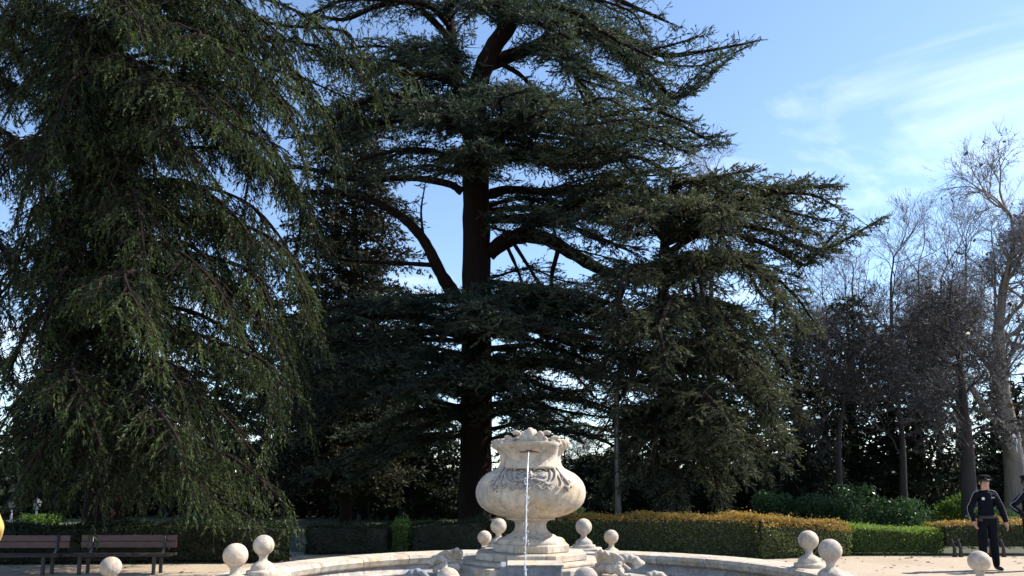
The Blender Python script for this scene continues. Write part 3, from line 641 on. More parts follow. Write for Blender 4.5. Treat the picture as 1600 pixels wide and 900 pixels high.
# ------------------------------------------------------------------ second cedar on the right
YR = 24.5
rb = np.array((at(1040, 800, YR)[0], YR, 0.0))
T = Tree('cedar_tree', rb, 'broad olive cedar drooping to the ground right of the urn behind the bronze hedge')
T.trunk([(rb[0], YR, -0.1), tuple(at(1042, 700, YR)), tuple(at(1040, 560, YR)), tuple(at(1036, 420, YR)), tuple(at(1045, 330, YR))], [0.30, 0.24, 0.22, 0.18, 0.12], M['bark'])
rl = random.Random(5)
def rlimb(pts, w0=12, w1=4, L2=1.4, sp=0.17, st=0.15, droop=0.12):
    P = px_line(pts, YR); T.limb(P, w0 * 0.01, w1 * 0.008, M['bark'], True); T.secondaries(P, L2, sp, start=st, droop=droop, lift=0.04, vert=0.16)
for pts in companions([[(1042, 350, 0), (1080, 300, 0), (1150, 292, 0.2), (1220, 300, 0.3), (1270, 305, 0.3), (1310, 325, 0.3)],
            [(1042, 360, 0), (1100, 315, -1.5), (1170, 310, -2.2), (1230, 330, -2.6), (1290, 345, -2.8)],
            [(1042, 370, 0), (1110, 340, 1.5), (1190, 300, 2), (1250, 292, 2.2), (1290, 290, 2.2)],
            [(1042, 380, 0), (1120, 350, -0.6), (1200, 360, -0.9), (1270, 390, -1), (1310, 380, -1), (1362, 350, -1)],
            [(1042, 380, 0), (1060, 330, -2), (1080, 320, -3.5), (1110, 330, -4.6), (1130, 370, -5)],
            [(1042, 360, 0), (1000, 320, -1.5), (960, 310, -2.5), (920, 330, -3)], [(1042, 380, 0), (1010, 340, -3), (1000, 330, -4.4), (985, 360, -5)],
            [(1042, 340, 0), (1000, 300, 0.5), (950, 285, 0.8), (910, 300, 1)], [(1042, 340, 0), (1060, 290, -1), (1100, 285, -1.3), (1150, 270, -1.5)],
            [(1040, 430, 0), (1100, 400, -2), (1160, 410, -3), (1210, 450, -3.4), (1240, 500, -3.4)],
            [(1040, 440, 0), (1120, 410, 0.4), (1190, 420, 0.6), (1240, 460, 0.6), (1270, 500, 0.5)],
            [(1040, 450, 0), (1070, 400, -2.5), (1085, 410, -4), (1100, 470, -5), (1105, 530, -5)],
            [(1040, 450, 0), (1000, 420, -2.5), (980, 440, -3.8), (960, 500, -4.4)],
            [(1040, 500, 0), (1100, 470, -1), (1160, 490, -1.6), (1200, 540, -1.8), (1230, 580, -1.8)],
            [(1040, 510, 0), (1100, 490, -3), (1140, 520, -4.2), (1170, 580, -4.6), (1195, 640, -4.6)],
            [(1040, 520, 0), (1050, 480, -3), (1045, 510, -4.5), (1035, 570, -5.2)],
            [(1040, 540, 0), (990, 510, -3), (960, 540, -4), (930, 590, -4.4)],
            [(1040, 560, 0), (1110, 540, -2), (1160, 580, -2.8), (1200, 610, -3), (1240, 640, -3)],
            [(1040, 570, 0), (1110, 570, -3.4), (1150, 600, -4.4), (1190, 640, -4.8), (1225, 690, -4.8)],
            [(1040, 580, 0), (1100, 560, 1), (1160, 590, 1.4), (1200, 650, 1.5)],
            [(1040, 590, 0), (1060, 560, -3), (1070, 600, -4.5), (1085, 670, -5)],
            [(1040, 600, 0), (1000, 590, -2.5), (970, 620, -3.4), (950, 660, -3.6)],
            [(1040, 620, 0), (1100, 610, -2.6), (1150, 650, -3.6), (1180, 690, -4), (1215, 720, -4)],
            [(1040, 640, 0), (1090, 630, -4), (1120, 660, -5), (1150, 720, -5.4)],
            [(1040, 650, 0), (1100, 640, 1.5), (1160, 680, 2), (1190, 730, 2)],
            [(1040, 650, 0), (1010, 650, -3), (995, 690, -4), (985, 730, -4)],
            [(1040, 660, 0), (1080, 680, -2), (1110, 720, -2.6), (1120, 760, -2.8)], [(1040, 640, 0), (1030, 640, -3), (1025, 680, -4.2), (1020, 740, -4.6)], [(1040, 660, 0), (1060, 670, -3), (1060, 710, -4), (1055, 770, -4.2)], [(1040, 640, 0), (1070, 650, 2), (1110, 700, 3), (1130, 770, 3)], [(1040, 630, 0), (1000, 650, 2), (970, 700, 3), (960, 770, 3)]], 1, 31):
    rlimb(pts, L2=1.5, sp=0.14)
TRI['cedar_r'] = T.needles(M['cedar_olive'], tw_sp=0.062, tw_len=(0.25, 0.6), tuft=0.026, size=0.094, width=0.33, flat=0.45, tw_down=0.18, tint=(0.0, 0.8))
T.finish(M['bark'])

# ------------------------------------------------------------------ deodars on the left (drooping shoots)
YD = 17.8
db = np.array((at(165, 800, YD)[0], YD, 0.0))
T = Tree('deodar_tree', db, 'tall drooping deodar cedar with weeping grey green branches over the benches')
T.trunk([(db[0], YD, -0.1), tuple(at(168, 650, YD)), tuple(at(170, 400, YD)), tuple(at(172, 150, YD)), tuple(at(172, -60, YD))], [0.46, 0.36, 0.32, 0.27, 0.22], M['bark'])
def dlimb(pts, L2=1.2, sp=0.16, st=0.15, w0=0.06):
    pts = [(a, b, c * 0.8) for a, b, c in pts]
    P = px_line(pts, YD); T.limb(P, w0, 0.018, M['bark'], True); T.secondaries(P, L2, sp, start=st, droop=0.42, lift=0.0, vert=0.12, tipl=0.7, droop_tip=0.5)
dl = [[(172, 60, 0), (240, 50, -1.5), (300, 60, -2.4), (350, 75, -2.8), (400, 120, -3)], [(172, 20, 0), (260, 0, -0.5), (340, 10, -0.8), (400, 25, -1), (440, 55, -1)],
      [(172, 40, 0), (270, 30, 0.4), (360, 40, 0.6), (430, 60, 0.8), (500, 75, 0.8), (560, 110, 0.8), (585, 145, 0.8)], [(172, 100, 0), (250, 80, 1.2), (330, 90, 1.8), (400, 120, 2), (450, 180, 2)],
      [(172, 120, 0), (240, 110, -2), (300, 130, -3), (350, 160, -3.4), (400, 210, -3.5)], [(172, 110, 0), (200, 90, -3), (220, 110, -4), (240, 170, -4.6)],
      [(172, 130, 0), (140, 110, -3), (110, 130, -4), (90, 190, -4.4)], [(172, 100, 0), (100, 70, -1), (40, 80, -1.5), (-20, 130, -2)], [(172, 60, 0), (90, 30, 1), (20, 40, 1.5), (-50, 90, 2)],
      [(172, 200, 0), (250, 170, 0.5), (330, 190, 0.8), (400, 240, 0.8), (440, 300, 0.8)], [(172, 220, 0), (230, 200, -2.5), (270, 220, -3.5), (300, 280, -3.8)],
      [(172, 230, 0), (120, 210, -2.6), (70, 240, -3.4), (40, 300, -3.6)], [(172, 240, 0), (100, 220, 1), (40, 240, 1.4), (-20, 300, 1.4)],
      [(172, 300, 0), (260, 280, -1), (330, 310, -1.4), (390, 370, -1.5), (410, 430, -1.5)], [(172, 310, 0), (200, 290, -3), (215, 320, -4.2), (225, 390, -4.6)],
      [(172, 320, 0), (110, 300, -2), (60, 330, -2.6), (30, 400, -2.6)], [(172, 330, 0), (260, 320, 1.5), (340, 350, 2), (400, 420, 2)],
      [(172, 400, 0), (240, 380, -2.5), (290, 400, -3.4), (340, 450, -3.8), (370, 510, -3.8)], [(172, 420, 0), (120, 410, -3), (90, 440, -3.8), (70, 510, -4)],
      [(172, 420, 0), (270, 410, 0), (350, 440, 0), (420, 500, 0), (450, 560, 0)], [(172, 430, 0), (80, 420, 0.4), (10, 450, 0.6), (-40, 520, 0.6)],
      [(172, 470, 0), (190, 450, -3.6), (210, 460, -4.8), (240, 520, -5.2)], [(172, 490, 0), (260, 480, -2), (330, 500, -2.8), (400, 550, -3), (430, 620, -3)],
      [(172, 500, 0), (100, 480, -2.2), (50, 510, -3), (20, 570, -3)], [(172, 520, 0), (250, 510, 1.5), (350, 540, 2), (420, 600, 2), (470, 650, 2)],
      [(172, 560, 0), (130, 550, -3.4), (110, 580, -4.4), (100, 640, -4.6)], [(172, 570, 0), (240, 560, -3), (290, 590, -4), (320, 650, -4.2)],
      [(172, 590, 0), (100, 580, -1), (40, 610, -1.4), (0, 670, -1.4)], [(172, 600, 0), (270, 600, -1), (340, 640, -1.4), (390, 700, -1.5)],
      [(172, 640, 0), (190, 630, -3.4), (220, 650, -4.4), (260, 700, -5), (300, 740, -5)], [(172, 650, 0), (130, 650, -3.4), (90, 670, -4.2), (50, 720, -4.6)],
      [(172, 660, 0), (250, 670, -2.4), (310, 690, -3.4), (370, 720, -3.8), (430, 770, -4)], [(172, 680, 0), (100, 680, -2), (40, 700, -2.8), (-10, 740, -3)],
      [(172, 690, 0), (180, 690, -4), (170, 720, -5), (160, 760, -5.4)], [(172, 700, 0), (260, 710, 0), (340, 730, 0), (400, 780, 0)],
      [(172, 120, 0), (175, 90, 2.5), (180, 100, 4), (190, 180, 5)], [(172, 300, 0), (185, 280, 2.5), (200, 300, 4), (205, 380, 5)], [(172, 500, 0), (140, 490, 2.5), (120, 510, 4), (110, 580, 5)],
      [(172, -30, 0), (240, -50, -1), (310, -40, -1.5), (370, 0, -1.6)], [(172, -40, 0), (180, -50, -2), (190, -30, -3.2), (200, 20, -4)], [(172, -20, 0), (110, -40, -1.5), (60, -20, -2), (10, 40, -2.2)],
      [(172, 180, 0), (280, 160, 1.5), (370, 190, 2.2), (440, 250, 2.4), (470, 320, 2.4)], [(172, 300, 0), (300, 290, 0.5), (390, 320, 0.8), (450, 390, 0.8), (475, 460, 0.8)],
      [(172, 10, 0), (300, -20, 0.5), (420, 0, 1), (500, 40, 1), (545, 90, 1)], [(172, 140, 0), (300, 115, -0.6), (420, 125, -1), (500, 165, -1), (525, 230, -1)], [(172, 250, 0), (320, 230, 1), (430, 260, 1.4), (485, 330, 1.4), (495, 400, 1.4)],
      [(172, 350, 0), (320, 340, -0.8), (420, 370, -1.2), (470, 430, -1.2), (485, 500, -1.2)], [(172, 60, 0), (300, 60, 1.5), (400, 80, 2), (470, 120, 2), (490, 190, 2)], [(172, 440, 0), (320, 430, 1.8), (420, 470, 2.4), (465, 530, 2.4), (475, 600, 2.4)]]
ld_ = random.Random(9)
for k in range(26):
    y0 = 20 + 27 * k + ld_.uniform(-10, 10); dx = ld_.uniform(-75, 75); dz = -ld_.uniform(1.6, 3.4)
    dl.append([(172, y0, 0), (172 + dx * 0.4, y0 - 14, dz * 0.55), (172 + dx * 0.8, y0 + 8, dz * 0.9), (172 + dx, y0 + 55, dz)])
for pts in companions(dl, 1, 41, dy=22, dd=1.2, dx=25): dlimb(pts, L2=1.32, sp=0.13)
TRI['deodar'] = T.needles(M['deodar'], tw_sp=0.12, tw_len=(0.3, 0.85), tuft=0.031, size=0.086, width=0.34, flat=0.3, tw_down=1.15, tint=(0.0, 0.8))
T.finish(M['bark'])

YE = 17.5
eb = np.array((at(-170, 800, YE)[0], YE, 0.0))
T = Tree('deodar_tree', eb, 'brownish half bare deodar cedar reaching in at the upper left edge')
T.trunk([(eb[0], YE, -0.1), tuple(at(-165, 500, YE)), tuple(at(-160, 100, YE)), tuple(at(-160, -150, YE))], [0.5, 0.4, 0.34, 0.26], M['bark'])
for pts in [[(-160, 60, 0), (-60, 30, 0), (20, 40, 0), (80, 70, 0), (130, 120, 0)], [(-160, 120, 0), (-60, 110, -0.6), (20, 130, -0.8), (90, 190, -1), (120, 260, -1)], [(-160, 0, 0), (-60, -20, 0.4), (20, -10, 0.6), (90, 10, 0.8), (150, 60, 0.8)],
            [(-160, 200, 0), (-70, 180, 0.5), (0, 200, 0.8), (50, 250, 0.8), (70, 310, 0.8)], [(-160, 40, 0), (-80, 40, 1.2), (0, 60, 2), (60, 110, 2.2)], [(-160, 330, 0), (-80, 330, -0.5), (-20, 360, -0.6), (20, 420, -0.6)], [(-160, 500, 0), (-80, 500, 0.5), (-20, 540, 0.6), (15, 600, 0.6)]]:
    P = px_line(pts, YE); T.limb(P, 0.06, 0.015, M['bark']); T.secondaries(P, 1.3, 0.10, start=0.1, droop=0.4, vert=0.15, droop_tip=0.4)
TRI['deodar2'] = T.needles(M['deodar_brown'], tw_sp=0.05, tw_len=(0.2, 0.6), tuft=0.035, size=0.09, width=0.3, tw_down=0.6, tint=(0, 0.8))
# dead hanging twigs
for k in range(14):
    p = at(70 + 9 * k + rng.normal() * 4, 215 + rng.normal() * 20, YE - 1); q = p.copy()
    line = [p]
    for j in range(5): q = q + np.array((rng.normal() * 0.10 + 0.02, rng.normal() * 0.1, -rng.uniform(0.14, 0.3))); line.append(q)
    line = np.array(line); T.wood.tube(smooth_line(line, 3), np.linspace(0.012, 0.004, 16), 4)
    for j in range(1, 6): T.wood.spikes(line[j:j + 1], line[j:j + 1] + rng.normal(size=(1, 3)) * 0.12 - np.array(((0, 0, 0.15),)), 0.006, 0.003)
T.finish(M['bark_grey'])

# ------------------------------------------------------------------ conical cypress and background evergreens
def auto_tree(name, px, Y, top, bot, hw, label, m, group=None, n=60, L2=1.0, sp=0.22, droop=0.25, rise=0.3, shape=1.0, tint=(0, 0.8), seed=1, tk=None, tuft=0.05, size=0.12, tr_=0.22, tw_sp=0.11, taper0=0.15):
    T = Tree(name, np.array((at(px, 800, Y)[0], Y, 0.0)), label, group); rr = random.Random(seed); x0 = T.root.location[0]
    zt = at(px, top, Y)[2]; zb = max(0.15, at(px, bot, Y)[2]); RW = hw * Y * 0.97 / 1200
    T.trunk([(x0, Y, -0.1), (x0 + rr.uniform(-.1, .1), Y, zt * 0.5), (x0, Y, zt * 0.97)], [tr_ * 1.25, tr_, 0.03], M['bark'], 10)
    for k in range(n):
        u = (k + rr.random()) / n; z = zb + (zt - zb) * u
        r = RW * (taper0 + (1 - taper0) * (1 - u) ** shape) * rr.uniform(0.7, 1.12) * (0.75 + 0.25 * min(1, u * 6)); a = k * 2.399 + rr.uniform(-0.5, 0.5)
        d = np.array((math.cos(a), math.sin(a), 0)); p0 = np.array((x0, Y, z))
        P = smooth_line([p0, p0 + d * r * 0.5 + np.array((0, 0, rise * r * 0.5)), p0 + d * r + np.array((0, 0, rise * r * 0.6 - droop * r * 0.5))], 5)
        T.limb(P, 0.03, 0.01, M['bark'], False); T.secondaries(P, L2 * (0.5 + 0.5 * (1 - u)), sp, start=0.15, droop=droop, vert=0.25, tipl=0.4)
    K = T.needles(m, tw_sp=tw_sp, tw_len=(0.2, 0.5), tuft=tuft, size=size, width=0.42, flat=0.7, tw_down=0.15, tint=tint, seclen_wood=False)
    T.finish(M['bark']); TRI[name + str(px)] = K; return T
auto_tree('cypress_tree', 540, 33, 165, 790, 150, 'dense dark conical cypress standing behind the cedar limbs left of the trunk', M['cypress'], n=330, L2=1.25, sp=0.2, shape=0.62, seed=2, droop=0.2, rise=0.5, tuft=0.044, size=0.165, taper0=0.34, tw_sp=0.095)
BG = 'dark evergreens closing the view'
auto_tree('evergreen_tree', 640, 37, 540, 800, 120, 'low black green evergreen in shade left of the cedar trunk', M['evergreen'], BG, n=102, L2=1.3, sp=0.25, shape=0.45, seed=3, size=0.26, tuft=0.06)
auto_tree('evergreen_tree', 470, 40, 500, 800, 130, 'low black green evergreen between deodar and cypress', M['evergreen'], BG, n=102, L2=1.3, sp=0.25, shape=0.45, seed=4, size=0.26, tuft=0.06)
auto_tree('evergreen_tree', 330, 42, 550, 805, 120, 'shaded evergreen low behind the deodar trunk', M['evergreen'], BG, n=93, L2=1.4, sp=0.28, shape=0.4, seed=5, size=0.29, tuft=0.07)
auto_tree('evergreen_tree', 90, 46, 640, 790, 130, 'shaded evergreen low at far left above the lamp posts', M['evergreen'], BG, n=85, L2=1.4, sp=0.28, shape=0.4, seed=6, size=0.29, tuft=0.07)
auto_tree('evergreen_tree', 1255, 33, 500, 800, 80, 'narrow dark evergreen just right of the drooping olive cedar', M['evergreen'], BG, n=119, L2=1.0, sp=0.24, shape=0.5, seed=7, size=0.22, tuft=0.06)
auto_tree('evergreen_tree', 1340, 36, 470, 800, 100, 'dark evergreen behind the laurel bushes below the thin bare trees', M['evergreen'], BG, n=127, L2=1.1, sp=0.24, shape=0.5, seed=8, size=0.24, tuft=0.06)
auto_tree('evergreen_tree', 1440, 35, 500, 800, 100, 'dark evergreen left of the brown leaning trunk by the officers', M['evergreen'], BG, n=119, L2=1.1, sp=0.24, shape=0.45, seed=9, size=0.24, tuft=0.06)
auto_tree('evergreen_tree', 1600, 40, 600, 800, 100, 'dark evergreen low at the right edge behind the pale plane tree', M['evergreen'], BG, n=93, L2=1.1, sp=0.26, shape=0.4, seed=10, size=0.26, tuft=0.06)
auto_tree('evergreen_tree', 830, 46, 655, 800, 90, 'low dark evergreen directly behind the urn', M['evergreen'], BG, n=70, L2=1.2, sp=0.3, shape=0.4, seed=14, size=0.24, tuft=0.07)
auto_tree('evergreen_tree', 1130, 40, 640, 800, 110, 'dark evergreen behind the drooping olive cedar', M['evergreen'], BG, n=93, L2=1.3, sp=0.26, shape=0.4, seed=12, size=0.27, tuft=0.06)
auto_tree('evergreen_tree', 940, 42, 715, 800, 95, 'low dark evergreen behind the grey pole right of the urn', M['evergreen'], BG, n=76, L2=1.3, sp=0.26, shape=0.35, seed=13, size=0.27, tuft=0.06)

# ------------------------------------------------------------------ bare trees
def bare_tree(name, px, Y, base_pts, label, m_tr, m_tw, r0, levels, seed, group=None, grow=0.72, up=0.25, spread=0.6, first=None, L0=3.0, nch=(3, 4), tw_r=0.008, leaves=0):
    rr = np.random.default_rng(seed); T = Tree(name, np.array((at(px, 800, Y)[0], Y, 0.0)), label, group)
    P = smooth_line([at(a, b, Y + c) for a, b, c in base_pts], 6); P = np.vstack([[P[0][0], P[0][1], -0.1], P])
    mb = MB(); mb.tube(P, np.interp(np.linspace(0, 1, len(P)), [0, 0.15, 0.5, 1], [r0 * 1.3, r0, r0 * 0.62, r0 * 0.25]), 12, rough=0.04); mb.build('trunk', m_tr, T.root, True)
    seg = np.linalg.norm(np.diff(P, axis=0), axis=1); S = np.concatenate([[0], np.cumsum(seg)]); L = S[-1]
    cur = []
    for u in first:
        p = np.array([np.interp(u * L, S, P[:, i]) for i in range(3)]); a = rr.uniform(0, 6.28) if len(cur) % 2 else (0.0 if rr.random() < 0.5 else 3.14) + rr.normal() * 0.4
        t = unit(P[-1] - P[-3]); d = unit(t * 0.75 + spread * np.array((math.cos(a), math.sin(a), 0.25))); cur.append((p, d, L0 * (1.15 - 0.5 * u) * rr.uniform(0.8, 1.2), r0 * (0.42 - 0.22 * u)))
    cur.append((P[-1], unit(P[-1] - P[-3]), L0, r0 * 0.25)); tw = MB(); br = MB(); tips = []
    for lv in range(levels):
        nxt = []; A, B, ra, rb_ = [], [], [], []
        for (p, d, l, r) in cur:
            n = 5 if lv < 2 else (3 if lv == 2 else 2); pts = [p]; dd = d
            for k in range(n):
                dd = unit(dd + rr.normal(size=3) * 0.17 + np.array((0, 0, up * 0.22))); pts.append(pts[-1] + dd * l / n)
            pts = np.array(pts)
            if lv < 2: br.tube(pts, np.linspace(r, r * 0.45, n + 1), 6)
            else: A.append(pts[:-1]); B.append(pts[1:]); q = np.linspace(r, r * 0.5, n + 1); ra.append(q[:-1]); rb_.append(q[1:])
            if lv < levels - 1:
                for k in range(rr.integers(nch[0], nch[1] + 1) - (1 if lv >= 3 else 0)):
                    u = rr.uniform(0.3, 1.0); i = min(int(u * n), n - 1); q = pts[i] + (pts[i + 1] - pts[i]) * (u * n - i)
                    v = unit(np.cross(dd, rr.normal(size=3))); nd = unit(dd * 0.8 + v * spread * rr.uniform(0.7, 1.4) + np.array((0, 0, up * 0.3)))
                    nxt.append((q, nd, l * grow * rr.uniform(0.7, 1.15), max(tw_r, r * 0.52)))
                nxt.append((pts[-1], dd, l * grow * 0.9, max(tw_r, r * 0.5)))
            else: tips.append(pts[-1])
        if A: (ribbons if lv >= 3 else MB.spikes)(tw, np.concatenate(A), np.concatenate(B), np.concatenate(ra), np.concatenate(rb_))
        cur = nxt
    br.build('branches', m_tr, T.root, True); tw.build('twigs', m_tw, T.root)
    TRI[name + str(px)] = tw.n
    if leaves:
        tips = np.array(tips); q = tips[rr.integers(0, len(tips), leaves)] + rr.normal(size=(leaves, 3)) * 0.06; a = rr.normal(size=(leaves, 3)) * 0.04; b = rr.normal(size=(leaves, 3)) * 0.04
        lf = MB(); lf.add(np.stack([q - a, q + b, q + a, q - b], 1).reshape(-1, 3), np.arange(4 * leaves).reshape(-1, 4), 0, rr.uniform(0, 0.8, leaves)); lf.build('dry_leaves', M['dry_leaf'], T.root, attr=True)
    return T
bare_tree('plane_tree', 1592, 29, [(1592, 790, 0), (1582, 700, 0), (1568, 620, 0), (1560, 530, 0), (1566, 470, 0), (1582, 390, 0)], 'tall bare plane tree with pale mottled trunk at the right edge', M['bark_pale'], M['twig'], 0.36, 6, 21, first=[0.42, 0.5, 0.58, 0.64, 0.7, 0.76, 0.82, 0.88, 0.93], L0=2.5, nch=(3, 5), spread=0.8, grow=0.66, up=0.12, tw_r=0.006, leaves=500)
T = bpy.data.objects['plane_tree']
w = MB(); w.tube(smooth_line([at(1588, 735, 29), at(1572, 680, 28.6), at(1540, 640, 28.3), at(1515, 600, 28)], 6), np.linspace(0.22, 0.09, 19), 10); w.build('branch', M['bark_pale'], T, True)
w = MB(); w.tube(smooth_line([at(1590, 720, 29), at(1604, 660, 29.2), at(1612, 580, 29.5), at(1630, 480, 29.5)], 6), np.linspace(0.24, 0.12, 19), 10); w.build('branch', M['bark_pale'], T, True)
w = MB(); w.ball(at(1580, 690, 28.62), 0.27, 16, 10, sc=(0.85, 0.35, 1.2)); w.build('pruning_scar', simple('grey_scar', (0.30, 0.31, 0.35), 0.8), T, True)
bare_tree('bare_tree', 1512, 23.5, [(1515, 790, 0), (1512, 700, 0), (1507, 640, 0), (1502, 590, 0.2), (1496, 545, 0.4)], 'dark leaning bare tree with tangled crown behind the standing officer', M['bark_grey'], M['twig_dark'], 0.20, 6, 22, first=[0.5, 0.58, 0.66, 0.74, 0.82, 0.9, 0.95, 0.98], L0=1.4, nch=(3, 4), up=-0.1, spread=0.9, tw_r=0.007, leaves=500)
BT = 'thin bare trees on the right'
bare_tree('bare_tree', 1392, 40, [(1392, 790, 0), (1391, 600, 0), (1393, 520, 0), (1392, 440, 0)], 'left of two thin straight bare trees above the dark evergreens', M['bark_grey'], M['twig'], 0.22, 5, 23, BT, first=[0.4, 0.5, 0.58, 0.65, 0.72, 0.78, 0.84, 0.9], L0=2.1, nch=(3, 5), tw_r=0.0065)
bare_tree('bare_tree', 1438, 42, [(1440, 790, 0), (1436, 600, 0), (1438, 530, 0), (1436, 450, 0)], 'right of two thin straight bare trees above the dark evergreens', M['bark_grey'], M['twig'], 0.20, 5, 24, BT, first=[0.4, 0.5, 0.58, 0.65, 0.72, 0.8, 0.88], L0=2.1, nch=(3, 5), tw_r=0.0065)
bare_tree('bare_tree', 1500, 46, [(1500, 790, 0), (1500, 600, 0), (1505, 500, 0), (1510, 430, 0)], 'bare tree with hazy crown rising between the thin trees and the plane tree', M['bark_grey'], M['twig'], 0.25, 5, 25, BT, first=[0.35, 0.45, 0.55, 0.62, 0.7, 0.78, 0.86], L0=2.6, nch=(3, 5), tw_r=0.0075)
for px_, Y_, tp_, sd_, lb_ in ((1330, 43, 455, 31, 'bare tree nearest the olive cedar tip, just left of the two thin bare trees'), (1468, 45, 440, 32, 'bare tree between the right thin tree and the dark leaning tree'), (1552, 48, 400, 33, 'bare tree with wide hazy crown directly left of the pale plane tree'), (1290, 45, 500, 34, 'small bare tree partly hidden behind the right end of the olive cedar')):
    bare_tree('bare_tree', px_, Y_, [(px_, 790, 0), (px_, 640, 0), (px_ + 3, (tp_ + 640) / 2, 0), (px_ + 2, tp_, 0)], lb_, M['bark_grey'], M['twig'], 0.20, 5, sd_, BT, first=[0.35, 0.45, 0.53, 0.6, 0.67, 0.74, 0.8, 0.86, 0.92], L0=2.5, nch=(3, 5), spread=0.75, tw_r=0.007)
bare_tree('bare_tree', 1110, 44, [(1110, 790, 0), (1110, 560, 0), (1112, 400, 0), (1112, 330, 0)], 'bare tree whose fine twigs peep over the olive cedar top', M['bark_grey'], M['twig'], 0.22, 5, 26, first=[0.5, 0.6, 0.7, 0.8, 0.88, 0.94], L0=2.1, nch=(3, 5), tw_r=0.0065)
bare_tree('bare_tree', 1310, 30, [(1312, 790, 0), (1310, 690, 0), (1318, 630, 0), (1322, 570, 0)], 'dark scrubby bare tree filling the gap beside the olive cedar', M['bark_grey'], M['twig_dark'], 0.14, 6, 27, first=[0.45, 0.55, 0.65, 0.75, 0.85, 0.93], L0=1.8, nch=(3, 4), spread=0.9, tw_r=0.007, leaves=300)
bare_tree('bare_tree', 1410, 31, [(1412, 790, 0), (1410, 690, 0), (1404, 630, 0), (1398, 575, 0)], 'dark tangled bare tree in front of the middle evergreens', M['bark_grey'], M['twig_dark'], 0.14, 6, 28, first=[0.45, 0.55, 0.65, 0.75, 0.85, 0.93], L0=1.8, nch=(3, 4), spread=0.9, tw_r=0.007, leaves=300)
bare_tree('bare_tree', 880, 48, [(880, 800, 0), (880, 740, 0), (884, 690, 0)], 'pale grey bare scrub glimpsed just above the right of the urn', M['bark_grey'], M['twig'], 0.12, 5, 29, first=[0.4, 0.55, 0.7, 0.85], L0=1.9, nch=(3, 4), spread=0.9, tw_r=0.010)

